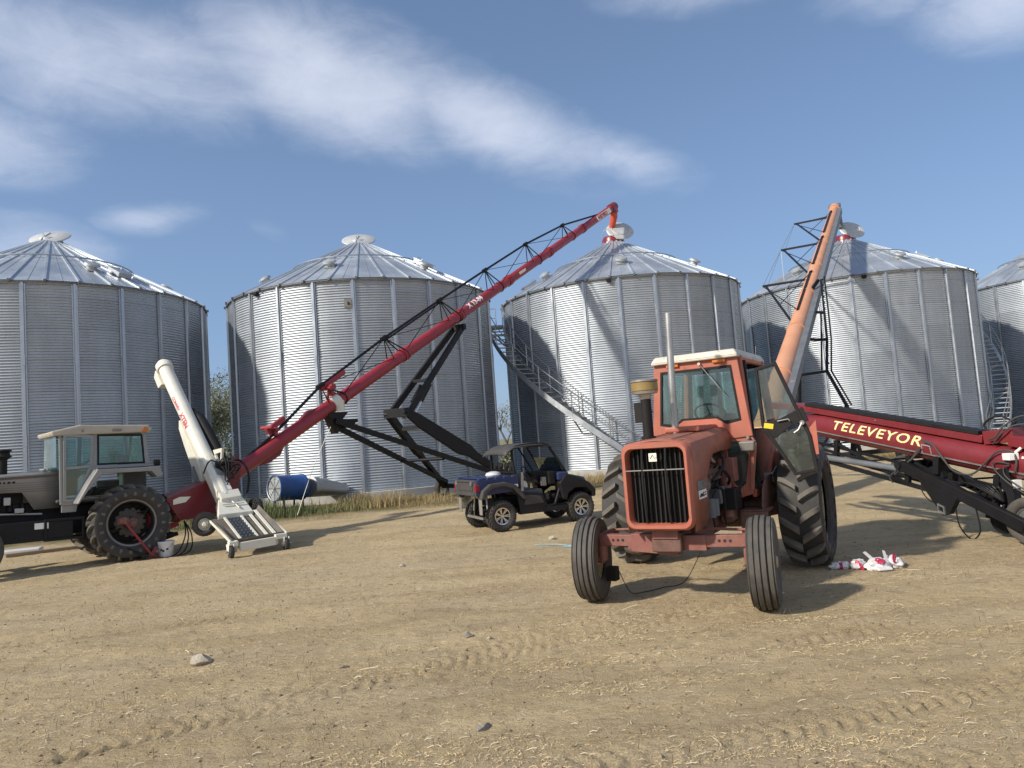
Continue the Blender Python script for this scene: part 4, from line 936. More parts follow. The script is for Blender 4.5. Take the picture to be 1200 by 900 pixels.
m = MB(); m.box(B1 + BD * .2 + BN * .1, (.7, .6, .22), (0, -25, 60)); m.beam(B1 + BD * .15 - BN * .1 + BV * .1, B1 + V3((.38, .42, -.95)), .34, .34); m.build('drive_box', M['greybeam'], oa, .02, world=True)
# outrigger masts with guy wires on the left side of the tube
tips = []
for d in (16.05, 22.3, 28.3):
    m = MB(); p = B0 + BD * d; e = p - BV * 1.95; tips.append(e)
    m.beam(p - BV * .1, e, .085, .085); q = p - BD * 5.3 - BV * .26; m.beam(e + BV * .12, q, .065, .065)
    q2 = p - BD * 5.0 + BN * .30 - BV * .05; m.beam(p + BN * .30 - BV * .05, q2, .06, .06); m.tube([e, q2], .018, 6); m.tube([p + BN * .3, lerp(e, q, .6)], .016, 6); m.beam(p, p + BN * .34, .07, .07)
    m.tube([e, p + BN * .3 - BD * 1.2], .012, 5)
    m.build('outrigger', M['black'], oa, .004, world=True)
m = MB()
for a, b in zip(tips[:-1], tips[1:]): m.tube([a, b], .012, 5); m.tube([a + BV * .2, b], .010, 5)
m.tube([tips[1], tips[1] - V3((0, 0, 1.6))], .01, 5); m.build('guy_wire', M['steel'], oa, world=True)
# undercarriage ladder mast
mp0, mp1, mp2, mp3 = V3((10.41, 22.3, 2.43)), V3((10.15, 23.5, 3.65)), V3((10.9, 25.5, 6.0)), V3((11.67, 27.5, 8.0))
l1, l2, l3 = V3((9.24, 23.5, 3.33)), V3((10.03, 24.6, 4.58)), V3((10.73, 25.5, 5.62))
m1, r2, m2, m3, m0 = V3((10.13, 23.5, 3.40)), V3((10.72, 24.6, 4.53)), V3((11.12, 25.5, 5.59)), V3((11.99, 27.5, 7.12)), V3((10.10, 22.3, 2.25))
m = MB()
m.beam(m3, m2, .07); m.beam(m2, r2, .08); m.beam(r2, m1, .08); m.beam(m1, m0, .08)
for a, b in ((l3, m2), (l2, r2), (l1, m1)): m.beam(a, b, .07, .09)
m.beam(l1, l2, .07); m.beam(l2, l3, .05); m.beam(m2 + V3((-.12, 0, 0)), m1 + V3((-.16, 0, 0)), .05)
m.beam(m3 + V3((-.1, 0, 0)), B0 + BD * 13.6, .10)
ax0, ax1 = V3((9.38, 24.0, .65)), V3((11.29, 22.0, .82))
m.beam(ax0, ax1, .12, .14); m.beam(ax0 + V3((-2.4, 1.9, 0)), ax0, .12, .14); m.beam(m0, V3((10.5, 22.6, .8)), .09); m.beam(m0, V3((9.6, 23.7, .7)), .06); m.beam(l1, V3((9.2, 24.1, .7)), .09)
for k in range(14): m.box(lerp(m3, m1, k / 14) + V3((.05, -.03, 0)), (.04, .08, .05))
m.build('undercarriage', M['black'], oa, .004, world=True)
m = MB(); m.tube([m3 + V3((.1, -.1, .1)), m2 + V3((.1, -.1, 0)), r2 + V3((.1, -.1, 0)), m1 + V3((.1, -.1, 0)), m0 + V3((.1, -.1, .0))], .028, 8); m.build('hydraulic_hose', M['rubber_black'], oa, world=True)
ww = place('wheel', small_rim, oa, V3((11.35, 21.8, .33)) - V3((5.18, 16.5, 0)), (0, 0, R_(-20))); place('tyre', small_tyre, ww, (0, 0, 0)); ww = place('wheel', small_rim, oa, V3((7.0, 25.8, .33)) - V3((5.18, 16.5, 0)), (0, 0, R_(-20))); place('tyre', small_tyre, ww, (0, 0, 0))
m = MB(); m.beam((11.35, 21.85, .3), (11.3, 21.95, .85), .12); m.build('axle_leg', M['black'], oa, world=True)
m = MB(); c_ = B0 - BD * .2; m.hexa([c_ + V3(p) for p in ((-.5, -.5, -.5), (.5, -.5, -.5), (.5, .5, -.5), (-.5, .5, -.5), (-.62, -.62, .2), (.62, -.62, .2), (.62, .62, .2), (-.62, .62, .2))]); m.build('intake_hopper', M['peach'], oa, .01, world=True)

# ================================================================ RED TUBE CONVEYOR
E0, E1 = V3((5.86, 14.8, 1.90)), V3((7.26, 10.8, 1.11)); ED = (E1 - E0).normalized(); eu = V3((ED.x, ED.y, 0)).normalized(); EV = V3((eu.y, -eu.x, 0)); EN = EV.cross(ED); EN = EN if EN.z > 0 else -EN
if EV.x > 0: EV = -EV     # side that faces the yard
tv = thing('tube_conveyor', 'dark red tube conveyor lettered TELEVEYOR on a black wheeled frame, right of the orange tractor', 'conveyor', (6.6, 12.6, 0))
m = MB(); m.tube([E0 - ED * .05, E0 + ED * .25, E0 + ED * .6, E1 + ED * 2.4], [.12, .2, .235, .235], 32); m.build('conveyor_tube', M['red_deep'], tv, world=True)
m = MB(); Ppt = lambda d, s_, n_: E0 + ED * d + EV * s_ + EN * n_
m.beam(Ppt(-.25, 0, .285), Ppt(3.9, 0, .285), .34, .12, up=EN); m.beam(Ppt(-1.1, 0, .20), Ppt(-.2, 0, .28), .34, .12, up=EN)
m.beam(Ppt(3.9, 0, .30), Ppt(4.35, 0, .42), .3, .20, up=EN); m.beam(Ppt(4.3, 0, .33), Ppt(6.6, 0, .33), .34, .16, up=EN)
m.build('return_cover', M['red_deep'], tv, .01, world=True)
m = MB(); m.beam(Ppt(.15, .06, .375), Ppt(3.85, .06, .375), .26, .05, up=EN); m.build('rubber_strip', M['rubber_black'], tv, world=True)
m = MB(); m.beam(Ppt(.1, .215, -.10), Ppt(6.5, .215, -.10), .03, .02, up=EN); m.build('side_flange', M['steel'], tv, world=True)
m = MB()
for d in (.12, 1.9, 4.9): m.cyl(Ppt(d, .17, .29), Ppt(d, .185, .29), .018, n=8)
m.build('bolt', M['chrome'], tv, world=True)
m = MB()   # truss below the tube
lo = lambda d, s_=0: Ppt(d, s_, -.62 - .02 * d)
for s_ in (-.2, .2): m.beam(lo(-.6, s_), lo(6.5, s_), .055, .07); m.beam(Ppt(-.5, s_, -.42), Ppt(6.4, s_, -.50), .04, .05)
for d in (1.05, 2.65, 4.2, 5.6):
    for s_ in (-.2, .2): m.beam(Ppt(d, s_, -.2), lo(d, s_), .07, .09)
for a, b in ((-.4, 1.05), (1.05, 2.65), (2.65, 4.2), (4.2, 5.6)): m.beam(Ppt(a, .2, -.25), lo(b, .2), .045); m.beam(Ppt(b, -.2, -.25), lo(a, -.2), .03)
for d in (3.6, 3.95, 4.3, 4.7, 5.1): m.beam(lo(d, .22), lo(d, -.22), .05); m.box(lo(d, .24), (.03, .14, .10))
m.build('truss_frame', M['black'], tv, .004, world=True)
m = MB(); m.tube([(5.55, 14.9, 1.30), (6.50, 12.3, .98)], .055, 12); m.build('lift_tube', M['greybeam'], tv, world=True)
ar0, ar1 = V3((6.40, 12.35, 1.07)), V3((6.86, 10.15, .28))
m = MB()
for o_ in (V3((0, 0, 0)), V3((.55, .25, .0))): m.beam(ar0 + o_, ar1 + o_, .10, .17)
m.tube([ar0 + V3((-.08, 0, 0)), ar0 + V3((.6, .25, 0))], .06, 12)
m.build('lift_arm', M['black'], tv, .008, world=True)
m = MB(); ad = (ar1 - ar0).normalized(); m.prism([(.42, -.02), (1.25, -.02), (1.05, -.34), (.92, -.42), (.74, -.30)], ar0 + V3((-.02, 0, -.03)), ad, (0, 0, 1), .09); m.build('gusset', M['black'], tv, .006, world=True)
m = MB(); c_ = ar0 + ad * .91 + V3((-.03, 0, -.35)); m.frame([(-.07, -.06), (.07, -.06), (.07, .06), (-.07, .06)], [(-.05, -.04), (.05, -.04), (.05, .04), (-.05, .04)], c_, ad, (0, 0, 1), .12); m.build('receiver_tube', M['steel'], tv, world=True)
c_ = Ppt(3.25, .2, -.42)
m = MB()
m.lathe([(0, -.05), (.10, -.05), (.11, 0), (.10, .05), (0, .05)], c_, EV, 20); m.lathe([(0, -.04), (.08, -.04), (.08, .04), (0, .04)], c_ + ED * -.12 + EN * .06, EV, 20); m.beam(c_ + EN * .05, c_ + EN * .32, .22, .10, up=ED)
m.build('roller_bracket', M['black'], tv, world=True)
m = MB(); m.cyl(c_ + EV * .05, c_ + EV * .065, .022, n=10); 
for d in (3.75, 4.35, 4.6, 4.8, 4.95): m.cyl(Ppt(d, .23, -.62), Ppt(d, .26, -.62), .016, n=8)
m.build('bolt', M['chrome'], tv, world=True)
m = MB(); c_ = Ppt(4.35, .18, -.35)
m.beam(c_ + V3((0, 0, .28)), c_ + V3((.05, -.1, -.55)), .16, .14); m.beam(c_ + V3((-.1, .2, -.45)), c_ + V3((.2, -.3, -.40)), .12, .2); m.lathe([(0, -.1), (.2, -.1), (.2, .1), (0, .1)], c_ + V3((.1, .25, -.5)), EV, 20)
m.beam(c_ + V3((-.2, .25, -.40)), c_ + V3((.3, -.4, -.60)), .08); m.beam(ar1 + V3((.0, .1, -.05)), ar1 + V3((.35, -.1, -.05)), .16, .12)
for k in range(6): m.tube(smoothpath([ar0 + ad * (1.0 + .12 * k) + V3((.2, 0, .05)), ar0 + ad * (1.3 + .1 * k) + V3((.15, 0, .16 + .03 * k)), ar0 + ad * (1.8) + V3((.2, 0, .10))], 5), .018, 6)
m.build('axle_carrier', M['black'], tv, .005, world=True)
lr = disc_rim(.19, .17, .0, hub=.06, bolts=5).mesh('wheel', M['steel']); lt = MB().lathe(carcass(.33, .21, .19, .015, 5), axis=(0, 1, 0), n=44).mesh('tyre', M['tyre'])
for p_ in ((7.03, 10.28, .33), (9.0, 11.6, .33)): wheel(tv, V3(p_) - V3((6.6, 12.6, 0)), lr, lt, (0, 0, R_(-70)))
m = MB(); m.beam((7.05, 10.25, .33), (9.0, 11.6, .33), .08); m.build('axle', M['black'], tv, world=True)
m = MB()
def hose(pts, r=.014): m.tube(smoothpath([V3(p) for p in pts], 8), r, 8)
near = lambda d, n_, s_=.27: Ppt(d + .42 * max(0, min(1.2, 1 - (d - 2.5) / 2)), s_, n_)
hose([near(2.55, .10, .25), near(2.8, .06, .26), near(3.05, -.12), near(3.35, -.28, .28), near(3.7, -.24, .28), near(3.95, -.02, .27), near(4.15, .16, .26), near(4.4, .20, .24), near(4.52, .06), near(4.5, -.1)])
hose([near(2.50, .12, .24), near(2.76, .09, .26), near(3.0, -.06), near(3.3, -.25, .30), near(3.7, -.27, .29)], .011)
hose([near(2.45, -.02, .25), near(2.3, -.22, .27), near(2.05, -.42, .27), near(1.85, -.60, .27), near(1.9, -.70, .26)]); hose([near(2.5, -.02, .26), near(2.35, -.2, .28), near(2.1, -.38, .28), near(1.95, -.55, .28), ar0 + V3((.0, 0, .1))])
hose([near(3.9, .30, .2), near(4.05, .36, .22), near(4.2, .55, .2), near(4.5, .72, .1), near(5.2, .68, 0)], .012); hose([near(4.0, .25, .2), near(4.2, .45, .22), near(4.5, .60, .15), near(5.2, .6, .05)], .012)
hose([near(4.4, .02), near(4.1, .0, .28), near(4.15, -.12, .28), near(4.5, -.3, .27), near(5.0, -.5, .2)], .010); hose([near(4.4, -.0), near(4.3, -.05, .28), near(4.4, -.2, .28), near(4.9, -.4, .25)], .010)
m.build('hydraulic_hose', M['greyplastic'], tv, world=True)
g0 = ar0 + ad * .45
m = MB()
hose([g0 + V3((0, 0, -.05)), g0 + V3((-.03, -.02, -.25)), g0 + V3((.06, -.1, -.42)), g0 + V3((.16, -.2, -.38))], .009); hose([g0 + V3((.04, 0, -.05)), g0 + V3((.02, -.05, -.22)), g0 + V3((.12, -.2, -.26))], .009)
m.build('hanging_hose', M['rubber_black'], tv, world=True); m = MB()
hose([ar0 + ad * 1.12 + V3((0, 0, -.2)), ar0 + ad * 1.15 + V3((0, 0, -.50)), ar0 + ad * 1.36 + V3((0, 0, -.62)), ar0 + ad * 1.55 + V3((0, 0, -.42)), ar0 + ad * 1.52 + V3((0, 0, -.1))], .011)
m.build('hanging_hose', M['rubber_black'], tv, world=True); m = MB()
hose([near(3.9, .35, .1), near(3.7, .5, .1), near(4.0, .66, .1), near(4.4, .55, .05), near(4.8, .5, .0)], .016)
m.build('hanging_hose', M['rubber_black'], tv, world=True)
m = MB(); m.tube([near(2.50, -.10, .22), near(2.50, .04, .24), near(2.66, .04, .25), near(2.70, .04, .25), near(2.72, -.08, .22)], .010, 6); m.build('hose_bracket', M['galv_dull'], tv, world=True)
m = MB(); c_ = near(4.38, .12, .24); m.box(c_, (.14, .16, .10)); m.cyl(c_ + V3((.1, -.1, -.03)), c_ + V3((.2, -.25, -.05)), .03); m.cyl(c_ + V3((0, 0, 0)), c_ + V3((.1, -.1, .12)), .02); m.build('valve_block', M['lettering_white'], tv, .006, world=True)
m = MB(); c_ = near(4.42, -.28, .16); m.box(c_, (.12, .14, .12)); m.build('support_cap', M['lettering_white'], tv, .006, world=True)
o = text_on_tube('lettering', 'TELEVEYOR', .235, E0, E1, .235, .93, R_(2), M['gold'], tv, (0, 0, 1), flip=False, shear=.12, bold=.004, sx=1.42, spacing=1.16); o.location = -V3((6.6, 12.6, 0)); LET = o

# ================================================================ BLUE FAN
fn = thing('aeration_fan', 'blue drum aeration fan with a round wire guard at the foot of a bin', 'fan', (-8.0, 25.3, 0))
F0, F1 = V3((-8.38, 25.15, .90)), V3((-7.68, 26.0, .84)); fd = (F1 - F0).normalized()
m = MB(); m.lathe([(.42, .0), (.455, .0), (.46, .05), (.44, .08), (.44, 1.02), (.46, 1.05), (.46, 1.12), (.42, 1.12)], F0, fd, 40); m.build('drum', M['blue_fan'], fn, world=True)
m = MB(); m.lathe([(.0, .05), (.43, .05)], F0, fd, 40); m.build('screen', M['galv_dull'], fn, world=True)
m = MB()
fx = fd.cross(V3((0, 0, 1))).normalized(); fy = fx.cross(fd)
for k in range(8): a = k * math.pi / 4; m.beam(F0 + fd * .02, F0 + fd * .02 + (fx * math.cos(a) + fy * math.sin(a)) * .43, .018)
for r_ in (.12, .22, .32, .425): m.tube([F0 + fd * .01 + (fx * math.cos(k * math.pi / 16) + fy * math.sin(k * math.pi / 16)) * r_ for k in range(33)], .006 if r_ < .4 else .016, 5, False)
m.lathe([(0, -.02), (.05, -.02), (.05, .02)], F0, fd, 16); m.build('guard', M['steel'], fn, world=True)
m = MB(); c1, c2 = F1 + fd * .25, V3((-6.95, 28.30, .55)); dd = (c2 - c1).normalized(); sx_ = dd.cross(V3((0, 0, 1))).normalized(); sz_ = sx_.cross(dd)
ring = lambda c, w, h, n=20: [c + sx_ * (w * math.copysign(abs(math.cos(t)) ** e, math.cos(t))) + sz_ * (h * math.copysign(abs(math.sin(t)) ** e, math.sin(t))) for e in (.8,) for t in [2 * math.pi * k / n + .01 for k in range(n)]]
m.loft([ring(c1, .38, .38), ring(lerp(c1, c2, .3), .39, .34), ring(c2, .45, .24)], smooth=True); m.build('transition_duct', M['galv'], fn, world=True)
for p_ in (F0 + fd * .2, F0 + fd * .95):
    for s_ in (-1, 1): m = MB(); m.beam(p_ - V3((0, 0, .4)) + fx * .25 * s_, p_ - V3((0, 0, .86)) + fx * .3 * s_, .05); m.build('leg', M['plastic'], fn, world=True)

# ================================================================ ORANGE TRACTOR  (local x forward, y left, z up)
ACF = V3((-.5, -.866, 0)); ac_yaw = math.atan2(ACF.y, ACF.x)
ac = thing('tractor', 'orange farm tractor with white cab roof facing the camera, cab door swung open', 'tractor', (2.93, 10.6, 0), ac_yaw)
def rr(w, z0, z1, x, rad, n=5, yc=0.):    # rounded rect ring in plane x
    out = []
    for cy, cz, a0 in ((w - rad, z0 + rad, -90), (w - rad, z1 - rad, 0), (-w + rad, z1 - rad, 90), (-w + rad, z0 + rad, 180)):
        for k in range(n + 1): a = R_(a0 + 90 * k / n); out.append(V3((x, yc + cy + rad * math.cos(a), cz + rad * math.sin(a))))
    return out
def shell(m, rings, smooth=True):
    n = len(rings[0]); vs = [p for r in rings for p in r]
    m.add(vs, [(i * n + j, i * n + (j + 1) % n, (i + 1) * n + (j + 1) % n, (i + 1) * n + j) for i in range(len(rings) - 1) for j in range(n)], smooth); return m
GX = 2.86
m = MB()   # grille surround: a rounded frame with depth
shell(m, [rr(.325, .945, 1.765, GX - .12, .07), rr(.33, .94, 1.77, GX - .02, .08), rr(.34, .93, 1.78, GX + .012, .085), rr(.368, .895, 1.815, GX + .012, .10), rr(.385, .875, 1.835, GX - .01, .11), rr(.39, .87, 1.845, GX - .06, .11)])
m.build('grille_surround', M['orange'], ac)
m = MB()   # hood skin, top and right side whole, left side cut away over the engine
def hp(x): return 1.84 + (2.86 - x) * .055
def sec(x, zb_l, zb_r, w=.385):
    zt = hp(x); pts = [V3((x, w, zb_l)), V3((x, w, zt - .12)), V3((x, w - .025, zt - .045)), V3((x, w - .10, zt)), V3((x, 0, zt + .02)), V3((x, -w + .10, zt)), V3((x, -w + .025, zt - .045)), V3((x, -w, zt - .12)), V3((x, -w, zb_r))]
    return pts
def strip(m, secs):
    n = len(secs[0]); vs = [p for s_ in secs for p in s_]
    m.add(vs, [(i * n + j, i * n + j + 1, (i + 1) * n + j + 1, (i + 1) * n + j) for i in range(len(secs) - 1) for j in range(n - 1)])
strip(m, [sec(2.80, .86, .86, .39), sec(2.55, .86, .86, .39), sec(2.32, .90, .90), sec(2.22, 1.00, 1.0), sec(2.19, 1.40, 1.4), sec(2.0, 1.56, 1.56), sec(1.86, 1.64, 1.64), sec(1.5, 1.66, 1.66), sec(.92, 1.66, 1.66)])
h = m.build('hood', M['orange_dirty'], ac); md = h.modifiers.new('solid', 'SOLIDIFY'); md.thickness = .012
m = MB()
for y_ in (-.2, .2): m.beam((2.80, y_, hp(2.8) + .018), (.95, y_, hp(.95) + .012), .008, .006)
m.beam((2.795, -.34, hp(2.8) + .002), (2.795, .34, hp(2.8) + .002), .006, .01)
m.build('hood_seam', M['badge_black'], ac)
m = MB(); m.box((1.35, 0, hp(1.3) + .03), (.85, .44, .07)); m.build('hood_hump', M['orange'], ac, .02)
m = MB(); m.box((GX - .13, 0, 1.355), (.02, .64, .82)); m.build('radiator_core', M['grille_dust'], ac)
m = MB()
for k in range(11):
    y_ = -.27 + .054 * k; m.beam((GX - .095, y_, .95), (GX - .095, y_, 1.76), .014, .03, up=(1, 0, 0))
m.build('grille_bars', M['grille'], ac)
m = MB()
for y_ in (-.145, .125): m.tube(smoothpath([(GX - .03, y_ + .0, .95), (GX + .005, y_, 1.2), (GX + .01, y_, 1.5), (GX - .01, y_ + .01, 1.77)], 5), .014, 8)
m.build('grille_guard', M['plastic'], ac)
m = MB(); m.tube([(GX + .012, -.335, 1.535), (GX + .014, .335, 1.535)], .007, 8); m.build('trim_bar', M['grey_lamp'], ac)
m = MB(); m.box((GX + .02, -.005, 1.675), (.012, .092, .092)); bd = m.build('badge', M['cream'], ac, .004)
m = MB()
for seg in (((-.030, -.012), (-.006, .028)), ((-.006, .028), (.026, -.024)), ((-.040, -.002), (-.030, -.002)), ((.026, -.002), (.038, -.002))):
    (a, b), (c, d) = seg; m.beam((GX + .028, a, 1.675 + b), (GX + .028, c, 1.675 + d), .004, .007, up=(1, 0, 0))
m.build('badge_mark', M['badge_black'], bd)
m = MB(); m.box((2.50, .397, 1.33), (.30, .006, .095)); m.build('model_plate', M['grey_lamp'], ac)
m = MB(); m.box((2.48, .398, 1.225), (.30, .006, .095)); mp_ = m.build('dealer_sticker', M['lettering_white'], ac)
text_on_plane('lettering', '7045', .07, (2.46, .402, 1.305), (-1, 0, 0), (0, 0, 1), M['steel'], ac, bold=.003)
m = MB(); m.prism([(.12, -.02), (.06, .02), (0, .01), (-.04, .03), (-.04, -.02)], (2.50, .402, 1.22), (1, 0, 0), (0, 0, 1), .003); m.beam((2.46, .403, 1.205), (2.36, .403, 1.215), .003, .012); m.beam((2.46, .403, 1.235), (2.36, .403, 1.24), .003, .008); m.build('sticker_mark', M['badge_black'], mp_)
# radiator / engine / frame
m = MB(); m.box((2.55, 0, 1.32), (.35, .66, .85)); m.build('radiator_shroud', M['grille_dust'], ac)
m = MB()
m.box((1.65, 0, 1.10), (1.25, .42, .78)); m.box((1.65, 0, 1.56), (1.15, .30, .22)); m.box((1.75, 0, .72), (1.9, .34, .22)); m.box((.55, 0, .95), (1.1, .5, .6)); m.box((.0, 0, .85), (.9, .62, .55))
for s_ in (-1, 1): m.tube([(0, s_ * .3, .83), (0, s_ * (.85 if s_ > 0 else 1.2), .83)], [.22, .12], 20)
for k in range(4): m.cyl((1.95 - .18 * k, .22, 1.45), (1.95 - .18 * k, .30, 1.30), .05)
m.tube([(2.1, .27, 1.42), (1.2, .27, 1.42)], .06, 12); m.box((1.1, .32, .95), (.3, .16, .4))
m.build('engine_block', M['maroon_dark'], ac, .015)
m = MB(); m.cyl((1.98, .33, .90), (1.98, .33, 1.12), .062); m.cyl((1.80, .33, .90), (1.80, .33, 1.10), .055); m.box((1.55, .30, 1.12), (.25, .16, .2)); m.cyl((2.15, .26, 1.28), (1.98, .26, 1.28), .10); m.build('filter', M['greybeam'], ac, .01)
m = MB()
rs = random.Random(3)
for k in range(14):
    p_ = V3((rs.uniform(1.2, 2.2), rs.uniform(.25, .40), rs.uniform(.9, 1.55))); q = p_ + V3((rs.uniform(-.5, .3), rs.uniform(-.06, .06), rs.uniform(-.45, .3)))
    m.tube(smoothpath([p_, (p_ + q) / 2 + V3((0, rs.uniform(0, .08), rs.uniform(-.1, .1))), q], 5), rs.choice([.008, .012, .018]), 6)
m.build('hose', M['rubber_black'], ac)
m = MB(); m.box((1.35, .42, 1.05), (.32, .20, .26)); m.build('battery_box', M['black'], ac, .02)
m = MB(); m.tube([(1.25, .34, 1.30), (1.25, .34, .82)], .075, 16); m.box((1.12, .36, 1.4), (.22, .2, .3)); m.build('hydraulic_canister', M['maroon'], ac, .01)
# front axle
m = MB()
m.beam((2.65, -.50, .70), (2.65, .42, .70), .15, .17); m.hexa([V3((2.56, -.45, .60)), V3((2.74, -.45, .60)), V3((2.74, .1, .56)), V3((2.56, .1, .56)), V3((2.56, -.45, .80)), V3((2.74, -.45, .80)), V3((2.74, .1, .80)), V3((2.56, .1, .80))])
for s_ in (-1, 1):
    m.beam((2.66, s_ * .32, .715), (2.66, s_ * .86, .725), .11, .13); m.tube([(2.65, s_ * .85, .80), (2.65, s_ * .85, .48)], .055, 14); m.tube([(2.65, s_ * .85, .49), (2.65, s_ * .98, .49)], .05, 12); m.beam((2.65, s_ * .85, .78), (2.40, s_ * .80, .80), .05, .04)
m.tube([(2.40, -.80, .80), (2.38, 0, .82), (2.40, .80, .80)], .018, 8); m.box((2.7, .0, .84), (.3, .3, .16)); m.tube([(2.64, 0.06, .68), (2.80, .06, .68)], .06, 14)
fa = m.build('front_axle', M['maroon'], ac, .008); fa.location.x = -.13
m = MB()
for s_ in (-1, 1):
    for k in range(3): m.cyl((2.714, s_ * (.56 + k * .06), .725), (2.719, s_ * (.56 + k * .06), .725), .016, n=12)
ph_ = m.build('pin_hole', M['badge_black'], ac); ph_.location.x = -.13
frim = disc_rim(.235, .22, .02, hub=.075, bolts=6).mesh('wheel', M['tan_rim']); ftyre = MB().lathe(carcass(.495, .29, .235, .035, 4), axis=(0, 1, 0), n=72).mesh('tyre', M['tyre'])
# grooves are cut by the profile itself
wheel(ac, (2.53, 1.0, .495), frim, ftyre, (0, 0, R_(8))); wheel(ac, (2.51, -1.0, .495), frim, ftyre, (0, 0, R_(10) + math.pi))
rrim = disc_rim(.50, .42, -.05, hub=.14, bolts=10).mesh('wheel', M['tan_rim']); rtyre = lugged(ag_tyre(.835, .55, .49, 18, .075, .090, .36), 'tyre')
wheel(ac, (0, 1.10, .82), rrim, rtyre); wheel(ac, (0, -1.36, .82), rrim, rtyre, (0, 0, math.pi))
m = MB(); m.prism([(-.42, 0), (-.30, .16), (.1, .22), (.45, .20), (.66, .08), (.78, -.15), (.72, -.45)], (.25, .72, 1.05), (1, 0, 0), (0, 0, 1), .02)
m.box((.85, .62, .86), (.46, .34, .03)); m.box((1.07, .62, .68), (.02, .34, .38)); m.box((.95, .62, .52), (.3, .30, .02))
m.prism([(-.42, 0), (-.36, .35), (-.1, .56), (.38, .58), (.62, .36), (.78, -.08), (.72, -.45)], (.25, -.72, 1.05), (1, 0, 0), (0, 0, 1), .02)
m.build('fender', M['maroon_dark'], ac, .006)
# exhaust and pre-cleaner
m = MB(); m.tube([(1.72, -.09, hp(1.72)), (1.72, -.085, 2.5), (1.73, -.05, 3.42)], .043, 20, False); m.tube([(1.73, -.05, 3.38), (1.73, -.05, 3.42)], .036, 16); m.build('exhaust_stack', M['steel'], ac)
m = MB(); m.tube([(2.28, -.245, hp(2.28) - .02), (2.28, -.245, 2.37)], .062, 20); m.tube([(2.28, -.245, hp(2.28)), (2.28, -.245, hp(2.28) + .03)], .085, 20); pc = m.build('intake_pipe', M['rubber_black'], ac)
m = MB(); m.lathe([(.06, 2.34), (.075, 2.40), (.145, 2.41), (.155, 2.44)], (2.28, -.245, 0), n=32); m.build('precleaner_base', M['steel'], pc)
m = MB(); m.lathe([(.150, 2.44), (.158, 2.45), (.158, 2.54), (.150, 2.55)], (2.28, -.245, 0), n=32); m.build('precleaner_bowl', M['yellow'], pc)
m = MB(); m.lathe([(.150, 2.55), (.165, 2.553), (.160, 2.575), (.06, 2.59), (0, 2.59)], (2.28, -.245, 0), n=32); m.build('precleaner_cap', M['grey_lamp'], pc)
# cab
CX0, CX1 = .92, -.62
def poly_frame(m, outer, inner, o, u, v, th): m.frame(outer, inner, o, u, v, th)
m = MB()
fo = [(-.60, 1.93), (-.52, 2.845), (.52, 2.845), (.60, 1.93), (.34, 1.93), (.26, 2.0), (-.26, 2.0), (-.34, 1.93)]
# windshield frame as an eight-sided ring (outer, inner)
outer = [(-.67, 1.80), (-.56, 2.87), (.56, 2.87), (.67, 1.80), (.40, 1.78), (.2, 1.78), (-.2, 1.78), (-.40, 1.78)]
inner = [(-.54, 2.02), (-.475, 2.74), (.475, 2.74), (.54, 2.02), (.35, 1.985), (.22, 2.07), (-.22, 2.07), (-.35, 1.985)]
m.frame(outer, inner, (CX0, 0, 0), (0, 1, 0), (0, 0, 1), .05)
for s_ in (-1, 1):
    # lower cowl: outline around the lower front window
    o_ = [(.66, 1.80), (.70, 1.70), (.60, 1.06), (.40, 1.00), (.25, 1.10), (.25, 1.80)]; i_ = [(.60, 1.74), (.61, 1.68), (.52, 1.20), (.44, 1.13), (.34, 1.24), (.31, 1.74)]
    m.frame([(s_ * a, b) for a, b in o_], [(s_ * a, b) for a, b in i_], (CX0 - .02, 0, 0), (0, 1, 0), (0, 0, 1), .045)
    m.beam((CX0 - .03, s_ * .62, 1.80), (CX0 - .10, s_ * .56, 2.87), .07, .09, up=(1, 0, 0)); m.beam((CX1, s_ * .66, 1.75), (CX1 + .06, s_ * .56, 2.86), .07, .08, up=(1, 0, 0))
    m.beam((CX0 - .1, s_ * .55, 2.84), (CX1 + .05, s_ * .55, 2.84), .06, .09)
    m.beam((-.1, s_ * .68, 1.55), (CX1, s_ * .68, 1.75), .05, .08); m.beam((CX0 - .06, s_ * .60, 1.06), (.3, s_ * .68, 1.12), .06, .10); m.beam((.3, s_ * .68, 1.12), (-.1, s_ * .70, 1.62), .06, .10)
cab = m.build('cab_frame', M['orange'], ac, .012)
m = MB(); m.frame([(-.66, 1.72), (.66, 1.72), (.56, 2.87), (-.56, 2.87)], [(-.56, 1.88), (.56, 1.88), (.50, 2.77), (-.50, 2.77)], (CX1, 0, 0), (0, 1, 0), (0, 0, 1), .05); m.beam((CX1 + .02, -.1, 1.8), (CX1 + .02, -.1, 2.8), .05, .03); m.build('rear_frame', M['plastic'], ac, .01)
m = MB(); m.box((-.4, 0, 1.45), (.42, 1.3, .62)); m.box((.1, 0, 1.10), (1.5, 1.1, .06)); m.build('cab_floor', M['maroon_dark'], ac, .01)
m = MB(); ins = [(-.485, 2.03), (-.44, 2.715), (.44, 2.715), (.485, 2.03), (.33, 1.995), (.22, 2.08), (-.22, 2.08), (-.33, 1.995)]
q_ = [(a * 1.03, b) for a, b in inner]; inn2 = [(-.515, 2.045), (-.455, 2.715), (.455, 2.715), (.515, 2.045), (.34, 2.01), (.235, 2.09), (-.235, 2.09), (-.34, 2.01)]
m.frame([(a * 1.01, 2.37 + (b - 2.37) * 1.01) for a, b in inner], inn2, (CX0 + .012, 0, 0), (0, 1, 0), (0, 0, 1), .04); m.build('window_seal', M['rubber_black'], ac)
m = MB(); m.prism([(-.53, 2.03), (-.465, 2.73), (.465, 2.73), (.53, 2.03)], (CX0 + .005, 0, 0), (0, 1, 0), (0, 0, 1), .006); m.build('windshield', M['glass'], ac)
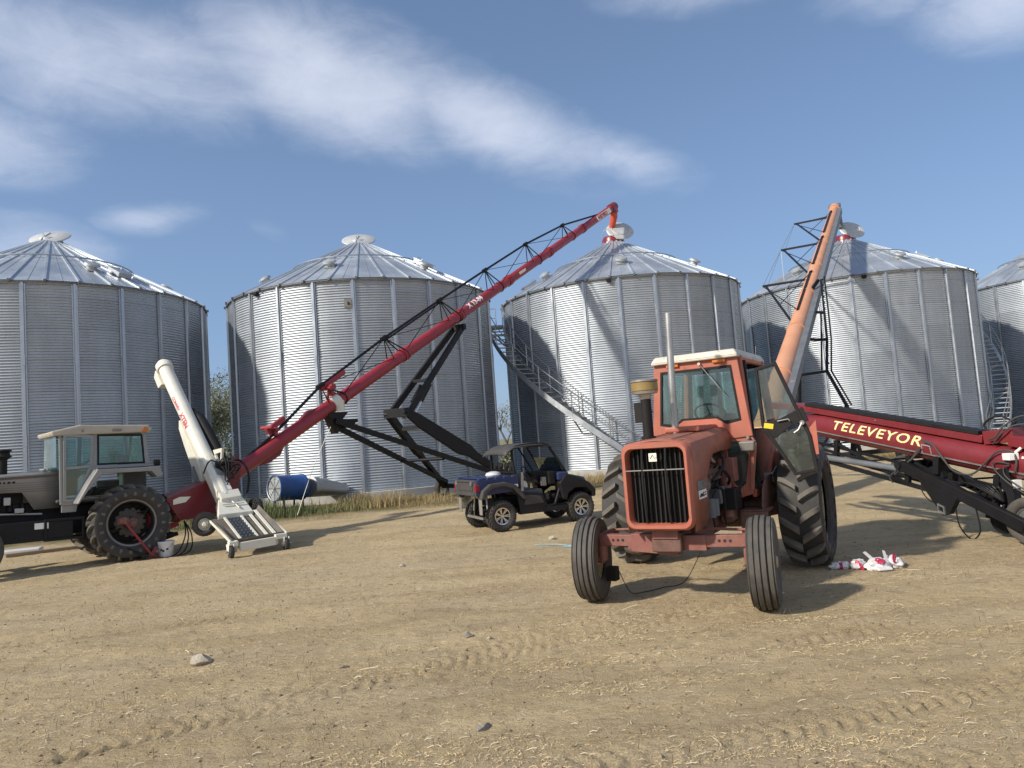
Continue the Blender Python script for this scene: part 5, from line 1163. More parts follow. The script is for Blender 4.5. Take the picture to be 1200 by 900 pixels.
for s_ in (-1, 1):
    m = MB(); m.prism([(s_ * a, b) for a, b in [(.60, 1.74), (.61, 1.68), (.52, 1.20), (.44, 1.13), (.34, 1.24), (.31, 1.74)]], (CX0 - .02, 0, 0), (0, 1, 0), (0, 0, 1), .006); m.build('lower_window', M['glass_teal'], ac)
m = MB(); m.prism([(-.54, 1.9), (.54, 1.9), (.47, 2.74), (-.47, 2.74)], (CX1, 0, 0), (0, 1, 0), (0, 0, 1), .006); m.build('rear_window', M['glass'], ac)
m = MB(); m.add([V3((CX0 - .1, -.62, 1.85)), V3((CX1 + .05, -.66, 1.85)), V3((CX1 + .08, -.57, 2.8)), V3((CX0 - .12, -.57, 2.8))], [(0, 1, 2, 3)], False); m.build('side_window', M['glass'], ac)
m = MB(); m.beam((.15, -.57, 2.8), (.12, -.66, 1.6), .07, .07); m.box((-.10, 0, 1.88), (.12, .46, .50)); m.box((.1, 0, 1.62), (.45, .48, .14)); m.box((-.25, -.42, 1.8), (.3, .2, .5)); m.box((.66, 0, 1.78), (.22, .42, .40)); m.build('seat', M['seat'], ac, .03)
m = MB(); c_ = V3((.38, .0, 2.14)); ax_ = V3((-.62, 0, .78)).normalized(); m.tube([c_ + (V3((0, 1, 0)) * math.cos(k * math.pi / 12) + ax_.cross(V3((0, 1, 0))) * math.sin(k * math.pi / 12)) * .21 for k in range(25)], .013, 8, False)
m.tube([c_, (.62, 0, 1.8)], .03, 8)
for k in range(3): a = 2 * math.pi * k / 3 + .5; m.tube([c_ - ax_ * .02, c_ + (V3((0, 1, 0)) * math.cos(a) + ax_.cross(V3((0, 1, 0))) * math.sin(a)) * .21], .010, 6)
m.build('steering_wheel', M['plastic'], ac)
m = MB(); m.tube([(CX0 + .05, .07, 2.80), (CX0 + .06, .32, 2.44)], .006, 6); m.tube([(CX0 + .045, .20, 2.62), (CX0 + .045, .40, 2.33)], .008, 6); m.cyl((CX0 + .02, .07, 2.80), (CX0 + .07, .07, 2.80), .02); m.build('wiper', M['steel'], ac)
m = MB(); m.hexa([V3((CX0 + .10, -.59, 2.87)), V3((CX0 + .10, .59, 2.87)), V3((CX1 - .10, .59, 2.87)), V3((CX1 - .10, -.59, 2.87)), V3((CX0 + .04, -.54, 2.955)), V3((CX0 + .04, .54, 2.955)), V3((CX1 - .05, .54, 2.955)), V3((CX1 - .05, -.54, 2.955))]); m.box((.15, 0, 2.86), (1.72, 1.17, .035)); m.build('roof', M['roofwhite'], ac, .02)
for y_ in (-.30, .33): m = MB(); m.box((CX0 + .04, y_, 2.815), (.04, .17, .045)); m.build('marker_light', M['amber'], ac, .008)
m = MB(); m.hexa([V3((1.02, .55, 1.62)), V3((1.12, .54, 1.62)), V3((1.12, .70, 1.62)), V3((1.02, .70, 1.62)), V3((1.00, .53, 1.75)), V3((1.14, .52, 1.74)), V3((1.14, .72, 1.74)), V3((1.00, .72, 1.75))]); m.beam((1.0, .62, 1.77), (.92, .60, 1.80), .04, .03); m.build('headlight', M['grey_lamp'], ac, .02)
m = MB(); m.beam((.98, .66, 1.60), (.93, .60, 1.12), .04, .06, up=(1, 0, 0)); m.build('light_bracket', M['orange_dirty'], ac, .004)
m = MB(); m.cyl((1.02, .44, 1.10), (1.06, .44, 1.10), .05); m.build('horn', M['steel'], ac)
# open door (in a plane across the tractor)
dq = [(.64, 2.72), (.93, 2.78), (1.28, 1.76), (1.33, 1.28), (1.03, 1.23), (.665, 1.92)]
cc = (sum(p[0] for p in dq) / 6, sum(p[1] for p in dq) / 6); di = []
for k in range(6):
    a = V3(dq[k - 1]); b = V3(dq[k]); c = V3(dq[(k + 1) % 6]); e1 = (b - a).normalized(); e2 = (c - b).normalized()
    a3, b3, c3 = V3((dq[k - 1][0], dq[k - 1][1], 0)), V3((dq[k][0], dq[k][1], 0)), V3((dq[(k + 1) % 6][0], dq[(k + 1) % 6][1], 0))
    n1 = V3((-(b3 - a3).y, (b3 - a3).x, 0)).normalized(); n2 = V3((-(c3 - b3).y, (c3 - b3).x, 0)).normalized(); ctr = V3((cc[0], cc[1], 0))
    if n1.dot(ctr - b3) < 0: n1 = -n1
    if n2.dot(ctr - b3) < 0: n2 = -n2
    bi = (n1 + n2); bi = bi / max(.3, bi.dot(n1)) * .045; p_ = b3 + bi; di.append((p_.x, p_.y))
m = MB(); m.frame(dq, di, (.30, 0, 0), (0, 1, 0), (0, 0, 1), .045); door = m.build('door', M['rubber_black'], ac, .008)
m = MB(); m.prism([(.665, 1.86), (.68, 1.97), (.90, 2.0), (1.20, 2.14), (1.27, 1.95), (1.05, 1.90), (.85, 1.76), (.76, 1.74)], (.30, 0, 0), (0, 1, 0), (0, 0, 1), .03); m.build('door_panel', M['rubber_black'], door, .006)
m = MB(); m.prism([(.685, 1.98), (.66, 2.70), (.92, 2.73), (1.17, 2.10)], (.30, 0, 0), (0, 1, 0), (0, 0, 1), .005); m.build('upper_glass', M['glass_door'], door)
m = MB(); m.prism([(.80, 1.76), (1.26, 1.92), (1.29, 1.31), (1.04, 1.27)], (.30, 0, 0), (0, 1, 0), (0, 0, 1), .005); m.build('lower_glass', M['glass_door'], door)
m = MB(); m.box((.32, .76, 1.915), (.006, .12, .07), (-12, 0, 0)); m.build('decal', M['sticker_y'], door)
m = MB(); m.tube([(.34, .88, 1.97), (.34, 1.02, 1.99), (.35, 1.04, 1.96)], .008, 6); m.cyl((.32, 1.19, 1.93), (.36, 1.19, 1.93), .03); m.tube([(.35, 1.19, 1.93), (.36, 1.14, 1.84), (.35, 1.08, 1.80)], .014, 6); m.build('handle', M['steel'], door)
m = MB(); m.prism([(0, 0), (.07, 0), (.07, .45), (-.05, .32)], (.29, 1.28, 1.5), (0, 1, 0), (0, 0, 1), .02); m.build('door_skin', M['orange'], door)
door.scale = (1, .95, .935); door.location = (.60, .15, 1.91 * (1 - .935))
# doorway: rear quarter, pale tank and levers seen under the door
m = MB(); m.beam((.80, .655, 1.12), (.78, .60, 2.8), .06, .05, up=(1, 0, 0)); m.build('door_pillar', M['rubber_black'], ac)
m = MB(); m.tube([(.05, .62, 1.15), (-.1, .60, 1.85)], .11, 16); m.box((-.2, .74, 1.30), (.3, .16, .5)); m.build('side_tank', M['orange_dirty'], ac, .02)
m = MB(); m.box((.1, .68, 1.22), (.35, .12, .12)); m.tube(smoothpath([(.3, .7, 1.2), (.2, .78, 1.35), (.0, .72, 1.25), (-.1, .74, 1.05)], 5), .014, 6); m.tube(smoothpath([(.4, .62, 1.1), (.2, .74, 1.2), (.1, .66, 1.0)], 5), .02, 6); m.build('valve_lever', M['steel'], ac, .008)
m = MB(); m.tube([(CX0 - .02, -.60, 2.2), (1.05, -.78, 2.28)], .01, 6); m.box((1.05, -.80, 2.22), (.03, .12, .28)); m.build('mirror', M['rubber_black'], ac, .01)
m = MB(); m.tube([(-.12, .58, 2.86), (-.12, .60, 3.05)], .005, 5); m.build('aerial', M['steel'], ac)
m = MB(); m.tube(smoothpath([(2.35, -.75, .35), (2.25, -.66, .06), (2.1, -.55, .025), (1.8, -.4, .025), (1.5, -.2, .06), (1.2, .0, .5)], 6), .005, 6); m.box((2.4, -.80, .30), (.12, .12, .16)); m.build('hanging_wire', M['rubber_black'], ac)

# ================================================================ GREY TRACTOR
WF = V3((-.74, -.67, 0)).normalized(); w_yaw = math.atan2(WF.y, WF.x); WL_ = V3((-WF.y, WF.x, 0)); WO = V3((-8.36, 15.72, 0)) - WL_ * .98
wt = thing('tractor', 'silver grey farm tractor with boxy glass cab at the left edge of the yard', 'tractor', WO, w_yaw, tilt=R_(-1.6))
m = MB()
strip(m, [[V3((x, .43, zb)), V3((x, .43, zt - .03)), V3((x, .40, zt)), V3((x, 0, zt + .03)), V3((x, -.40, zt)), V3((x, -.43, zt - .03)), V3((x, -.43, zb))] for x, zb, zt in ((1.20, 1.22, 1.98), (1.65, 1.22, 1.97), (1.86, 1.58, 1.96), (2.5, 1.60, 1.94), (3.15, 1.60, 1.92), (3.35, 1.25, 1.91), (3.60, 1.20, 1.88))])
h = m.build('hood', M['silver'], wt); md = h.modifiers.new('solid', 'SOLIDIFY'); md.thickness = .015
m = MB()
for k in range(5): m.beam((1.22, .437, 1.60 + k * .045), (3.5, .437, 1.58 + k * .043), .008, .006)
m.build('panel_groove', M['groove'], wt); m = MB()
m.beam((1.2, .434, 1.90), (3.55, .434, 1.84), .012, .05); m.build('side_stripe', M['dkbrown'], wt)
m = MB(); m.box((3.62, 0, 1.5), (.06, .8, .68)); m.box((3.3, 0, 1.2), (.5, .6, .6)); m.build('grille', M['grille'], wt, .02)
m = MB(); text = [(2.00, .05), (2.08, .05), (2.16, .03), (2.24, .06), (2.33, .04)]
for x, w_ in text: m.box((x, .437, 1.795), (w_, .008, .035), (0, 12, 0))
m.build('model_mark', M['black'], wt)
m = MB(); m.box((2.2, 0, 1.05), (2.6, .46, .6)); m.box((.3, 0, .95), (1.4, .56, .6)); m.box((2.4, 0, 1.5), (1.2, .3, .5))
for s_ in (-1, 1): m.tube([(0, s_ * .25, .82), (0, s_ * .9, .82)], [.2, .12], 18)
for k in range(6): m.cyl((1.6 + .22 * k, .26, 1.35), (1.6 + .22 * k, .34, 1.2), .05)
m.build('engine_block', M['black'], wt, .015)
m = MB(); m.box((2.1, .36, 1.42), (.12, .10, .16)); m.box((1.9, .40, 1.22), (.16, .1, .10)); m.tube([(2.6, .36, 1.2), (1.5, .38, 1.12)], .025, 8); m.cyl((2.26, .34, 1.35), (2.26, .34, 1.52), .05); m.build('engine_part', M['steel'], wt, .01)
m = MB(); m.box((1.65, .66, .80), (1.25, .34, .40)); m.frame([(-.3, -.22), (.42, -.22), (.42, .22), (-.3, .22)], [(-.25, -.17), (.37, -.17), (.37, .17), (-.25, .17)], (1.12, .84, .80), (1, 0, 0), (0, 0, 1), .05); m.box((1.12, .62, .62), (.65, .44, .03)); m.box((2.9, .5, .85), (.8, .4, .3)); m.build('step_tank', M['black'], wt, .01)
m = MB(); m.box((1.58, .835, .90), (.24, .012, .12)); m.build('decal', M['lettering_white'], wt)
m = MB(); m.tube([(2.15, .1, 1.93), (2.15, .1, 2.30)], .085, 18); m.lathe([(.09, 2.26), (.13, 2.30), (.175, 2.33), (.14, 2.35), (.12, 2.42), (.17, 2.44), (.15, 2.47), (0, 2.48)], (2.15, .1, 0), n=24); m.tube([(2.15, .1, 2.05), (2.6, .1, 2.05), (2.7, .1, 1.9)], .06, 10); m.build('air_intake', M['rubber_black'], wt)
m = MB(); m.tube([(2.9, -.1, 1.9), (2.9, -.1, 3.1)], .05, 14); m.build('exhaust_stack', M['steel'], wt)
# cab
zs, zr = 2.07, 2.76
m = MB()
for s_ in (-1, 1):
    y0_, y1_ = s_ * .74, s_ * .70
    m.beam((1.22, y0_, 1.28), (1.24, y1_, zr), .05, .06, up=(1, 0, 0)); m.beam((.62, y0_ * .985, 1.95), (.60, y1_, zr), .05, .09, up=(1, 0, 0)); m.beam((-.42, y0_, 2.05), (-.34, y1_, zr), .05, .09, up=(1, 0, 0))
    m.beam((.60, y0_, 2.02), (-.44, y0_, 2.02), .06, .07); m.beam((1.22, y0_, 1.30), (.95, y0_, 1.30), .06, .07); m.beam((.95, y0_, 1.30), (.60, y0_, 2.02), .05, .07)
    m.prism([(1.22, 1.12), (.95, 1.12), (.92, 1.30), (1.22, 1.30)], (0, y0_ * .97, 0), (1, 0, 0), (0, 0, 1), .04)
m.beam((1.24, -.70, zr - .02), (1.24, .70, zr - .02), .05, .06); m.beam((-.36, -.70, zr - .02), (-.36, .70, zr - .02), .05, .06); m.beam((-.42, -.74, 2.02), (-.42, .74, 2.02), .06, .1); m.beam((1.40, -.45, 2.03), (1.40, .45, 2.03), .05, .04)
m.build('cab_frame', M['silver'], wt, .012)
m = MB(); m.prism([(1.38, 2.70), (1.42, 2.79), (.9, 2.92), (-.45, 2.90), (-.52, 2.80), (-.45, 2.74)], (0, 0, 0), (1, 0, 0), (0, 0, 1), 1.58); m.build('roof', M['cab_cap'], wt, .03)
m = MB(); m.box((.20, .80, 2.80), (.18, .03, .05)); m.box((.85, .80, 2.80), (.04, .03, .05)); m.build('roof_lamp', M['grey_lamp'], wt, .01)
m = MB(); m.cyl((-.36, .74, 2.80), (-.36, .84, 2.80), .055); m.build('marker_light', M['amber'], wt)
do_ = [(1.19, 1.33), (1.20, 2.73), (.64, 2.70), (.66, 2.05), (.93, 1.33)]; di_ = [(1.14, 1.38), (1.15, 2.68), (.69, 2.65), (.71, 2.07), (.96, 1.38)]
m = MB(); m.frame(do_, di_, (0, .765, 0), (1, 0, 0), (0, 0, 1), .035); m.beam((1.17, .765, 2.02), (.68, .765, 2.05), .035, .05); dr = m.build('door', M['silver'], wt, .005)
m = MB(); m.prism(di_, (0, .765, 0), (1, 0, 0), (0, 0, 1), .005); m.build('door_glass', M['glass'], dr)
m = MB(); m.frame([(.56, 2.06), (.56, 2.72), (-.32, 2.70), (-.38, 2.06)], [(.53, 2.10), (.53, 2.68), (-.29, 2.66), (-.34, 2.10)], (0, .735, 0), (1, 0, 0), (0, 0, 1), .03); m.build('window_seal', M['rubber_black'], wt)
for s_ in (-1, 1): m = MB(); m.prism([(.54, 2.08), (.54, 2.70), (-.30, 2.68), (-.36, 2.08)], (0, s_ * .73, 0), (1, 0, 0), (0, 0, 1), .005); m.build('side_window', M['glass_teal'], wt)
m = MB(); m.prism([(1.16, 1.36), (1.16, 2.70), (.68, 2.66), (.68, 2.05), (.95, 1.36)], (0, -.74, 0), (1, 0, 0), (0, 0, 1), .005); m.build('door_glass', M['glass_teal'], wt)
m = MB(); m.prism([(-.66, 2.06), (.66, 2.06), (.62, 2.70), (-.62, 2.70)], (1.30, 0, 0), (0, 1, 0), (0, 0, 1), .006); m.build('windshield', M['glass_teal'], wt)
m = MB(); m.prism([(-.66, 2.08), (.66, 2.08), (.62, 2.70), (-.62, 2.70)], (-.40, 0, 0), (0, 1, 0), (0, 0, 1), .006); m.build('rear_window', M['glass_teal'], wt)
m = MB(); m.box((.1, 0, 1.65), (.55, .55, .16)); m.box((-.12, 0, 1.98), (.14, .52, .6)); m.box((.45, 0, 1.35), (1.7, 1.3, .08)); m.box((.95, 0, 1.75), (.25, .5, .6)); m.box((-.2, .45, 1.7), (.5, .3, .6)); m.build('seat', M['seat'], wt, .04)
m = MB(); c_ = V3((.72, 0, 2.10)); m.tube([c_ + (V3((0, 1, 0)) * math.cos(k * math.pi / 12) + V3((.45, 0, .89)).cross(V3((0, 1, 0))) * math.sin(k * math.pi / 12)) * .2 for k in range(25)], .012, 6, False); m.tube([c_, (.95, 0, 1.9)], .025, 8); m.build('steering_wheel', M['plastic'], wt)
m = MB()
for s_ in (-1, 1):
    m.prism([(.66, 1.97), (-.55, 1.97), (-.62, 1.78), (-.50, 1.74), (-.38, 1.88), (.55, 1.88), (.76, 1.66), (1.0, 1.28), (1.03, 1.30), (.81, 1.72)], (0, s_ * .98, 0), (1, 0, 0), (0, 0, 1), .46)
m.build('fender', M['silver'], wt, .015)
m = MB(); m.beam((.98, 1.02, 1.36), (.62, 1.02, 1.98), .02, .03); m.build('fender_trim', M['cream'], wt, .004)
m = MB(); m.cyl((-.50, .98, 2.06), (-.60, .98, 2.06), .07); m.tube([(-.5, .98, 2.0), (-.55, .98, 2.06)], .02, 6); m.build('work_lamp', M['rubber_black'], wt)
wrim = disc_rim(.48, .42, -.08, hub=.13, bolts=10).mesh('wheel', M['rubber_black']); wtyre = lugged(ag_tyre(.82, .50, .49, 20, .065, .065, .38), 'tyre')
for s_ in (1, -1):
    w = wheel(wt, (0, s_ * .98, .815), wrim, wtyre, (0, 0, 0 if s_ > 0 else math.pi))
    m = MB(); m.lathe([(.455, .155), (.49, .17), (.505, .165), (.50, .15)], axis=(0, 1, 0), n=56); m.lathe([(.415, .05), (.435, .06), (.43, .04)], axis=(0, 1, 0), n=56); m.build('rim_edge', M['grey_lamp'], w)
    m = MB(); m.lathe([(0, .0), (.27, .0), (.29, -.02), (.29, -.06)], axis=(0, 1, 0), n=14, smooth=False)
    for k in range(14): a = 2 * math.pi * k / 14; m.box((.28 * math.cos(a), -.02, .28 * math.sin(a)), (.05, .06, .07), Matrix.Rotation(-a, 3, 'Y'))
    m.build('wheel_weight', M['tyre'], w)
    m = MB(); m.lathe([(0, .30), (.05, .30), (.06, .27), (.10, .25), (.12, .18), (.12, .0)], axis=(0, 1, 0), n=20); m.build('hub', M['maroon_dark'], w)
ff = disc_rim(.24, .22, .02, hub=.07, bolts=6).mesh('wheel', M['rubber_black']); ft = MB().lathe(carcass(.55, .30, .24, .035, 4), axis=(0, 1, 0), n=60).mesh('tyre', M['tyre'])
for s_ in (-1, 1): wheel(wt, (2.75, s_ * .85, .52), ff, ft, (0, 0, 0 if s_ > 0 else math.pi))
m = MB(); m.beam((2.75, -.8, .6), (2.75, .8, .6), .14, .14); m.build('front_axle', M['black'], wt, .01)
m = MB(); m.beam((-.3, .3, .6), (-1.1, .25, .42), .06, .08); m.beam((-.3, -.3, .6), (-1.1, -.25, .42), .06, .08); m.box((-.45, 0, .95), (.3, .5, .5)); m.tube([(-.4, 0, .75), (-1.2, 0, .72)], .05, 10); m.build('hitch_arm', M['black'], wt, .008)

# red handled bar leaning on the wheel hub, and the bucket
pb = thing('tow_bar', 'thin red metal bar leaning on the wheel hub of the grey tractor', 'bar', (-7.86, 15.75, 0))
m = MB(); m.tube([(-7.86, 15.72, .06), (-8.30, 15.45, .86)], .026, 8); m.build('bar', M['red'], pb, world=True)
m = MB(); m.box((-7.86, 15.72, .06), (.12, .12, .12)); m.beam((-7.92, 15.7, .04), (-7.80, 15.76, .26), .07); m.build('bar_foot', M['red_deep'], pb, .008, world=True)
m = MB(); m.box((-8.30, 15.45, .88), (.14, .12, .14)); m.cyl((-8.38, 15.36, .88), (-8.28, 15.5, .88), .07); m.build('bar_head', M['maroon'], pb, .01, world=True)
bk = thing('bucket', 'white plastic bucket on the ground behind the grey tractor wheel', 'bucket', (-7.72, 16.0, 0))
MB().lathe([(0, .01), (.135, .01), (.14, .02), (.165, .30), (.175, .30), (.175, .34), (.160, .345), (.155, .32), (.13, .04), (0, .035)], n=32).build('pail', M['bucket'], bk)
m = MB(); m.tube([(.175 * math.cos(a), -.12 * math.sin(a) - .02, .30 - .12 * math.sin(a)) for a in [k * math.pi / 14 for k in range(15)]], .004, 5); m.build('handle', M['steel'], bk)
m = MB()
for a, z in ((-100, .17), (-85, .15), (-55, .18)): m.box((.153 * math.cos(R_(a)), .153 * math.sin(R_(a)), z), (.006, .045, .04), (0, 0, a))
m.build('label_print', M['badge_black'], bk)

# ================================================================ UTILITY VEHICLE (local x forward, y left)
uf = V3((.9, .43, 0)).normalized(); u_yaw = math.atan2(uf.y, uf.x); UL = V3((-uf.y, uf.x, 0))
uo = V3((-.44, 16.06, 0)) + UL * .62
ut = thing('utility_vehicle', 'dark blue and black side by side utility vehicle with soft roof parked before the bins', 'utility vehicle', uo, u_yaw)
uw = spoke_rim(.18, .24).mesh('wheel', M['chrome']); uw2 = spoke_rim(.18, .24, -1).mesh('wheel', M['chrome']); utyre = knob_tyre(.335, .26, .18, 24).mesh('tyre', M['tyre_dark'])
for x in (0, 1.98):
    for s_ in (-1, 1):
        w = wheel(ut, (x, s_ * .60, .335), uw if s_ > 0 else uw2, utyre)
        m = MB(); m.lathe([(0, -.05), (.15, -.05), (.15, .0), (0, .0)], axis=(0, 1, 0), n=24); m.build('brake_disc', M['plastic'], w)
m = MB()   # bed
m.hexa([V3((-.52, -.62, .80)), V3((.46, -.62, .84)), V3((.46, .62, .84)), V3((-.52, .62, .80)), V3((-.54, -.64, 1.15)), V3((.46, -.64, 1.17)), V3((.46, .64, 1.17)), V3((-.54, .64, 1.15))])
for k in range(5): m.box((-.42 + k * .2, -.60, 1.17), (.13, .09, .05)); m.box((-.42 + k * .2, .60, 1.17), (.13, .09, .05))
m.build('bed', M['blue'], ut, .02)
m = MB(); m.box((-.54, 0, .98), (.05, 1.24, .34)); m.box((-.57, 0, 1.0), (.03, .95, .16)); m.box((-.57, 0, .84), (.03, 1.1, .05)); m.box((-.57, 0, 1.13), (.04, 1.2, .05)); m.build('tailgate', M['greyplastic'], ut, .015)
m = MB()
for s_ in (-1, 1): m.cyl((-.60, s_ * .44, 1.08), (-.575, s_ * .44, 1.08), .05)
m.build('gate_latch', M['steel'], ut)
for s_ in (-1, 1):
    m = MB(); m.box((-.52, s_ * .60, .98), (.10, .075, .15)); m.build('tail_light', M['tail'], ut, .015)
    m = MB(); m.prism([(-.09, .02), (.09, .02), (.075, -.40), (-.075, -.40)], (-.46, s_ * .60, .80), (0, 1, 0), (0, 0, 1), .02); m.build('mud_flap', M['grey_lamp'], ut, .02)
    m = MB()
    out = [(-.50, .74), (-.44, .92), (-.26, 1.05), (.10, 1.07), (.36, .98), (.50, .82), (.62, .66), (.54, .64), (.40, .78), (.28, .90), (.06, .97), (-.2, .95), (-.34, .86), (-.40, .72)]
    m.prism(out, (0, s_ * .62, 0), (1, 0, 0), (0, 0, 1), .26); m.build('rear_fender', M['greyplastic'], ut, .03)
    m = MB()
    out = [(1.52, .56), (1.44, .92), (1.62, 1.12), (1.95, 1.02), (2.24, .86), (2.38, .70), (2.36, .54), (2.28, .54), (2.26, .64), (2.12, .76), (1.84, .78), (1.66, .68), (1.60, .52)]
    m.prism(out, (0, s_ * .58, 0), (1, 0, 0), (0, 0, 1), .30); m.build('front_fender', M['plastic'], ut, .03)
    m = MB(); m.prism([(.44, .42), (.40, .80), (.66, .80), (1.02, .74), (1.14, .46), (1.02, .40)], (0, s_ * .62, 0), (1, 0, 0), (0, 0, 1), .08); m.prism([(.44, .32), (1.62, .32), (1.66, .42), (.44, .44)], (0, s_ * .60, 0), (1, 0, 0), (0, 0, 1), .14); m.tube([(1.1, s_ * .64, .44), (1.34, s_ * .62, .46), (1.50, s_ * .60, .80), (1.54, s_ * .58, 1.05)], .035, 8)
    m.build('side_panel', M['plastic'], ut, .02)
    m = MB(); m.prism([(.55, .52), (.60, .74), (.98, .68), (1.04, .52)], (0, s_ * .668, 0), (1, 0, 0), (0, 0, 1), .02); m.build('door_net', M['greyplastic'], ut, .01)
m = MB(); m.hexa([V3((1.46, -.48, .95)), V3((2.42, -.40, .70)), V3((2.42, .40, .70)), V3((1.46, .48, .95)), V3((1.40, -.52, 1.20)), V3((2.30, -.38, .98)), V3((2.30, .38, .98)), V3((1.40, .52, 1.20))]); m.prism([(1.42, .98), (1.42, 1.16), (1.70, 1.16), (1.62, .98)], (0, -.66, 0), (1, 0, 0), (0, 0, 1), .10); m.prism([(1.42, .98), (1.42, 1.16), (1.70, 1.16), (1.62, .98)], (0, .66, 0), (1, 0, 0), (0, 0, 1), .10)
m.build('hood', M['blue'], ut, .03)
m = MB(); m.box((1.34, 0, 1.05), (.2, 1.16, .30)); m.box((1.22, -.05, .98), (.12, .16, .22)); m.build('dashboard', M['plastic'], ut, .03)
m = MB(); m.box((1.15, -.50, .98), (.10, .10, .20)); m.build('switch_panel', M['grey_lamp'], ut, .01)
m = MB(); m.box((.95, 0, .40), (1.5, 1.1, .10)); m.box((.3, 0, .54), (.6, .6, .26)); m.box((1.9, 0, .5), (.7, .6, .3)); m.box((2.40, 0, .60), (.1, .8, .3))
for x in (0, 1.98):
    for s_ in (-1, 1): m.beam((x, s_ * .2, .45), (x, s_ * .52, .335), .05); m.beam((x + .1, s_ * .2, .5), (x, s_ * .5, .36), .05); m.tube([(x - .05, s_ * .30, .85), (x - .05, s_ * .48, .38)], .035, 8)
m.build('chassis', M['plastic'], ut, .01)
m = MB()
for s_ in (-1, 1): m.tube([(-.20, s_ * .32, .80), (-.22, s_ * .40, .42)], .02, 8)
m.beam((-.34, -.45, .30), (-.34, .45, .32), .05); m.build('shock_absorber', M['steel'], ut)
for s_ in (-1, 1):
    m = MB(); m.box((.86, s_ * .30, .76), (.50, .46, .14)); m.beam((.62, s_ * .30, .78), (.50, s_ * .30, 1.26), .42, .12, up=(1, 0, 0)); m.build('seat', M['seat'], ut, .04)
m = MB()
for y_ in (-.42, -.14, .18, .44):
    m.lathe([(0, -.04), (.07, -.035), (.09, 0), (.07, .035), (0, .04)], (.42, y_, 1.38), (1, 0, 0), 16); m.beam((.42, y_, 1.2), (.42, y_, 1.35), .03)
m.build('headrest', M['plastic'], ut)
m = MB()
for s_ in (-1, 1):
    m.tube(smoothpath([(.46, s_ * .58, .84), (.40, s_ * .60, 1.2), (.38, s_ * .57, 1.68), (.48, s_ * .56, 1.80), (.9, s_ * .56, 1.84), (1.26, s_ * .55, 1.80), (1.40, s_ * .57, 1.62), (1.72, s_ * .60, 1.10)], 5), .030, 10)
m.tube([(.40, -.57, 1.76), (.40, .57, 1.76)], .026, 8); m.tube([(1.30, -.55, 1.78), (1.30, .55, 1.78)], .026, 8); m.tube([(.42, -.56, 1.24), (.42, .56, 1.24)], .024, 8); m.tube([(1.66, -.56, 1.18), (1.66, .56, 1.18)], .02, 8); m.tube([(1.05, .56, 1.82), (1.30, .30, 1.2)], .02, 8)
for y_ in (-.42, -.14, .18, .44): m.tube([(.42, y_ - .09, 1.18), (.41, y_ - .09, 1.30), (.41, y_ + .09, 1.30), (.42, y_ + .09, 1.18)], .018, 6)
m.build('roll_cage', M['black'], ut)
m = MB(); Nn = 7
rows = []
for x, z in ((.18, 1.66), (.24, 1.75), (.40, 1.845), (.75, 1.875), (1.10, 1.87), (1.36, 1.80)):
    rows.append([V3((x, y_, z - .045 * (abs(y_) / .62) ** 3)) for y_ in [-.64 + 1.28 * k / 8 for k in range(9)]])
n = 9; m.add([p for r_ in rows for p in r_], [(i * n + j, i * n + j + 1, (i + 1) * n + j + 1, (i + 1) * n + j) for i in range(len(rows) - 1) for j in range(n - 1)])
o = m.build('soft_roof', M['greyplastic'], ut); md = o.modifiers.new('solid', 'SOLIDIFY'); md.thickness = .025
m = MB(); m.prism([(-.56, 0), (.56, 0), (.56, .38), (-.56, .38)], (1.64, 0, 1.16), (0, 1, 0), (-.45, 0, .9), .006); m.build('windscreen', M['glass'], ut)
m = MB(); c_ = V3((1.12, .32, 1.18)); m.tube([c_ + V3((.3 * 0, math.cos(k * math.pi / 10) * .16, 0)) + V3((-.5, 0, .86)) * math.sin(k * math.pi / 10) * .16 for k in range(21)], .014, 6, False); m.tube([c_, (1.28, .32, 1.06)], .02, 6); m.build('steering_wheel', M['plastic'], ut)
m = MB(); m.prism([(-.04, 0), (.03, 0), (.05, .42), (-.01, .42)], (.56, -.60, .82), (1, 0, 0), (0, 0, 1), .02); m.build('seat_belt', M['steel'], ut)
m = MB(); m.box((.40, -.645, .96), (.08, .01, .06)); m.build('decal', M['lettering_white'], ut)
sk = MB(); rs = random.Random(5); sk.lathe([(0, -.05), (.15, -.04), (.18, .0), (.15, .05), (.07, .075), (0, .08)], (0, 0, .05), n=20)
so = thing('sack', 'white sack lying on the blue bed of the utility vehicle', 'sack', uo + uf * .02 - UL * .28 + V3((0, 0, 1.17)), u_yaw)
sk.build('sack_body', M['bag'], so)
# the bed contents need something to rest on
m = MB(); m.box((0, 0, 1.172), (.9, 1.1, .012)); m.build('bed_cover', M['blue'], ut)

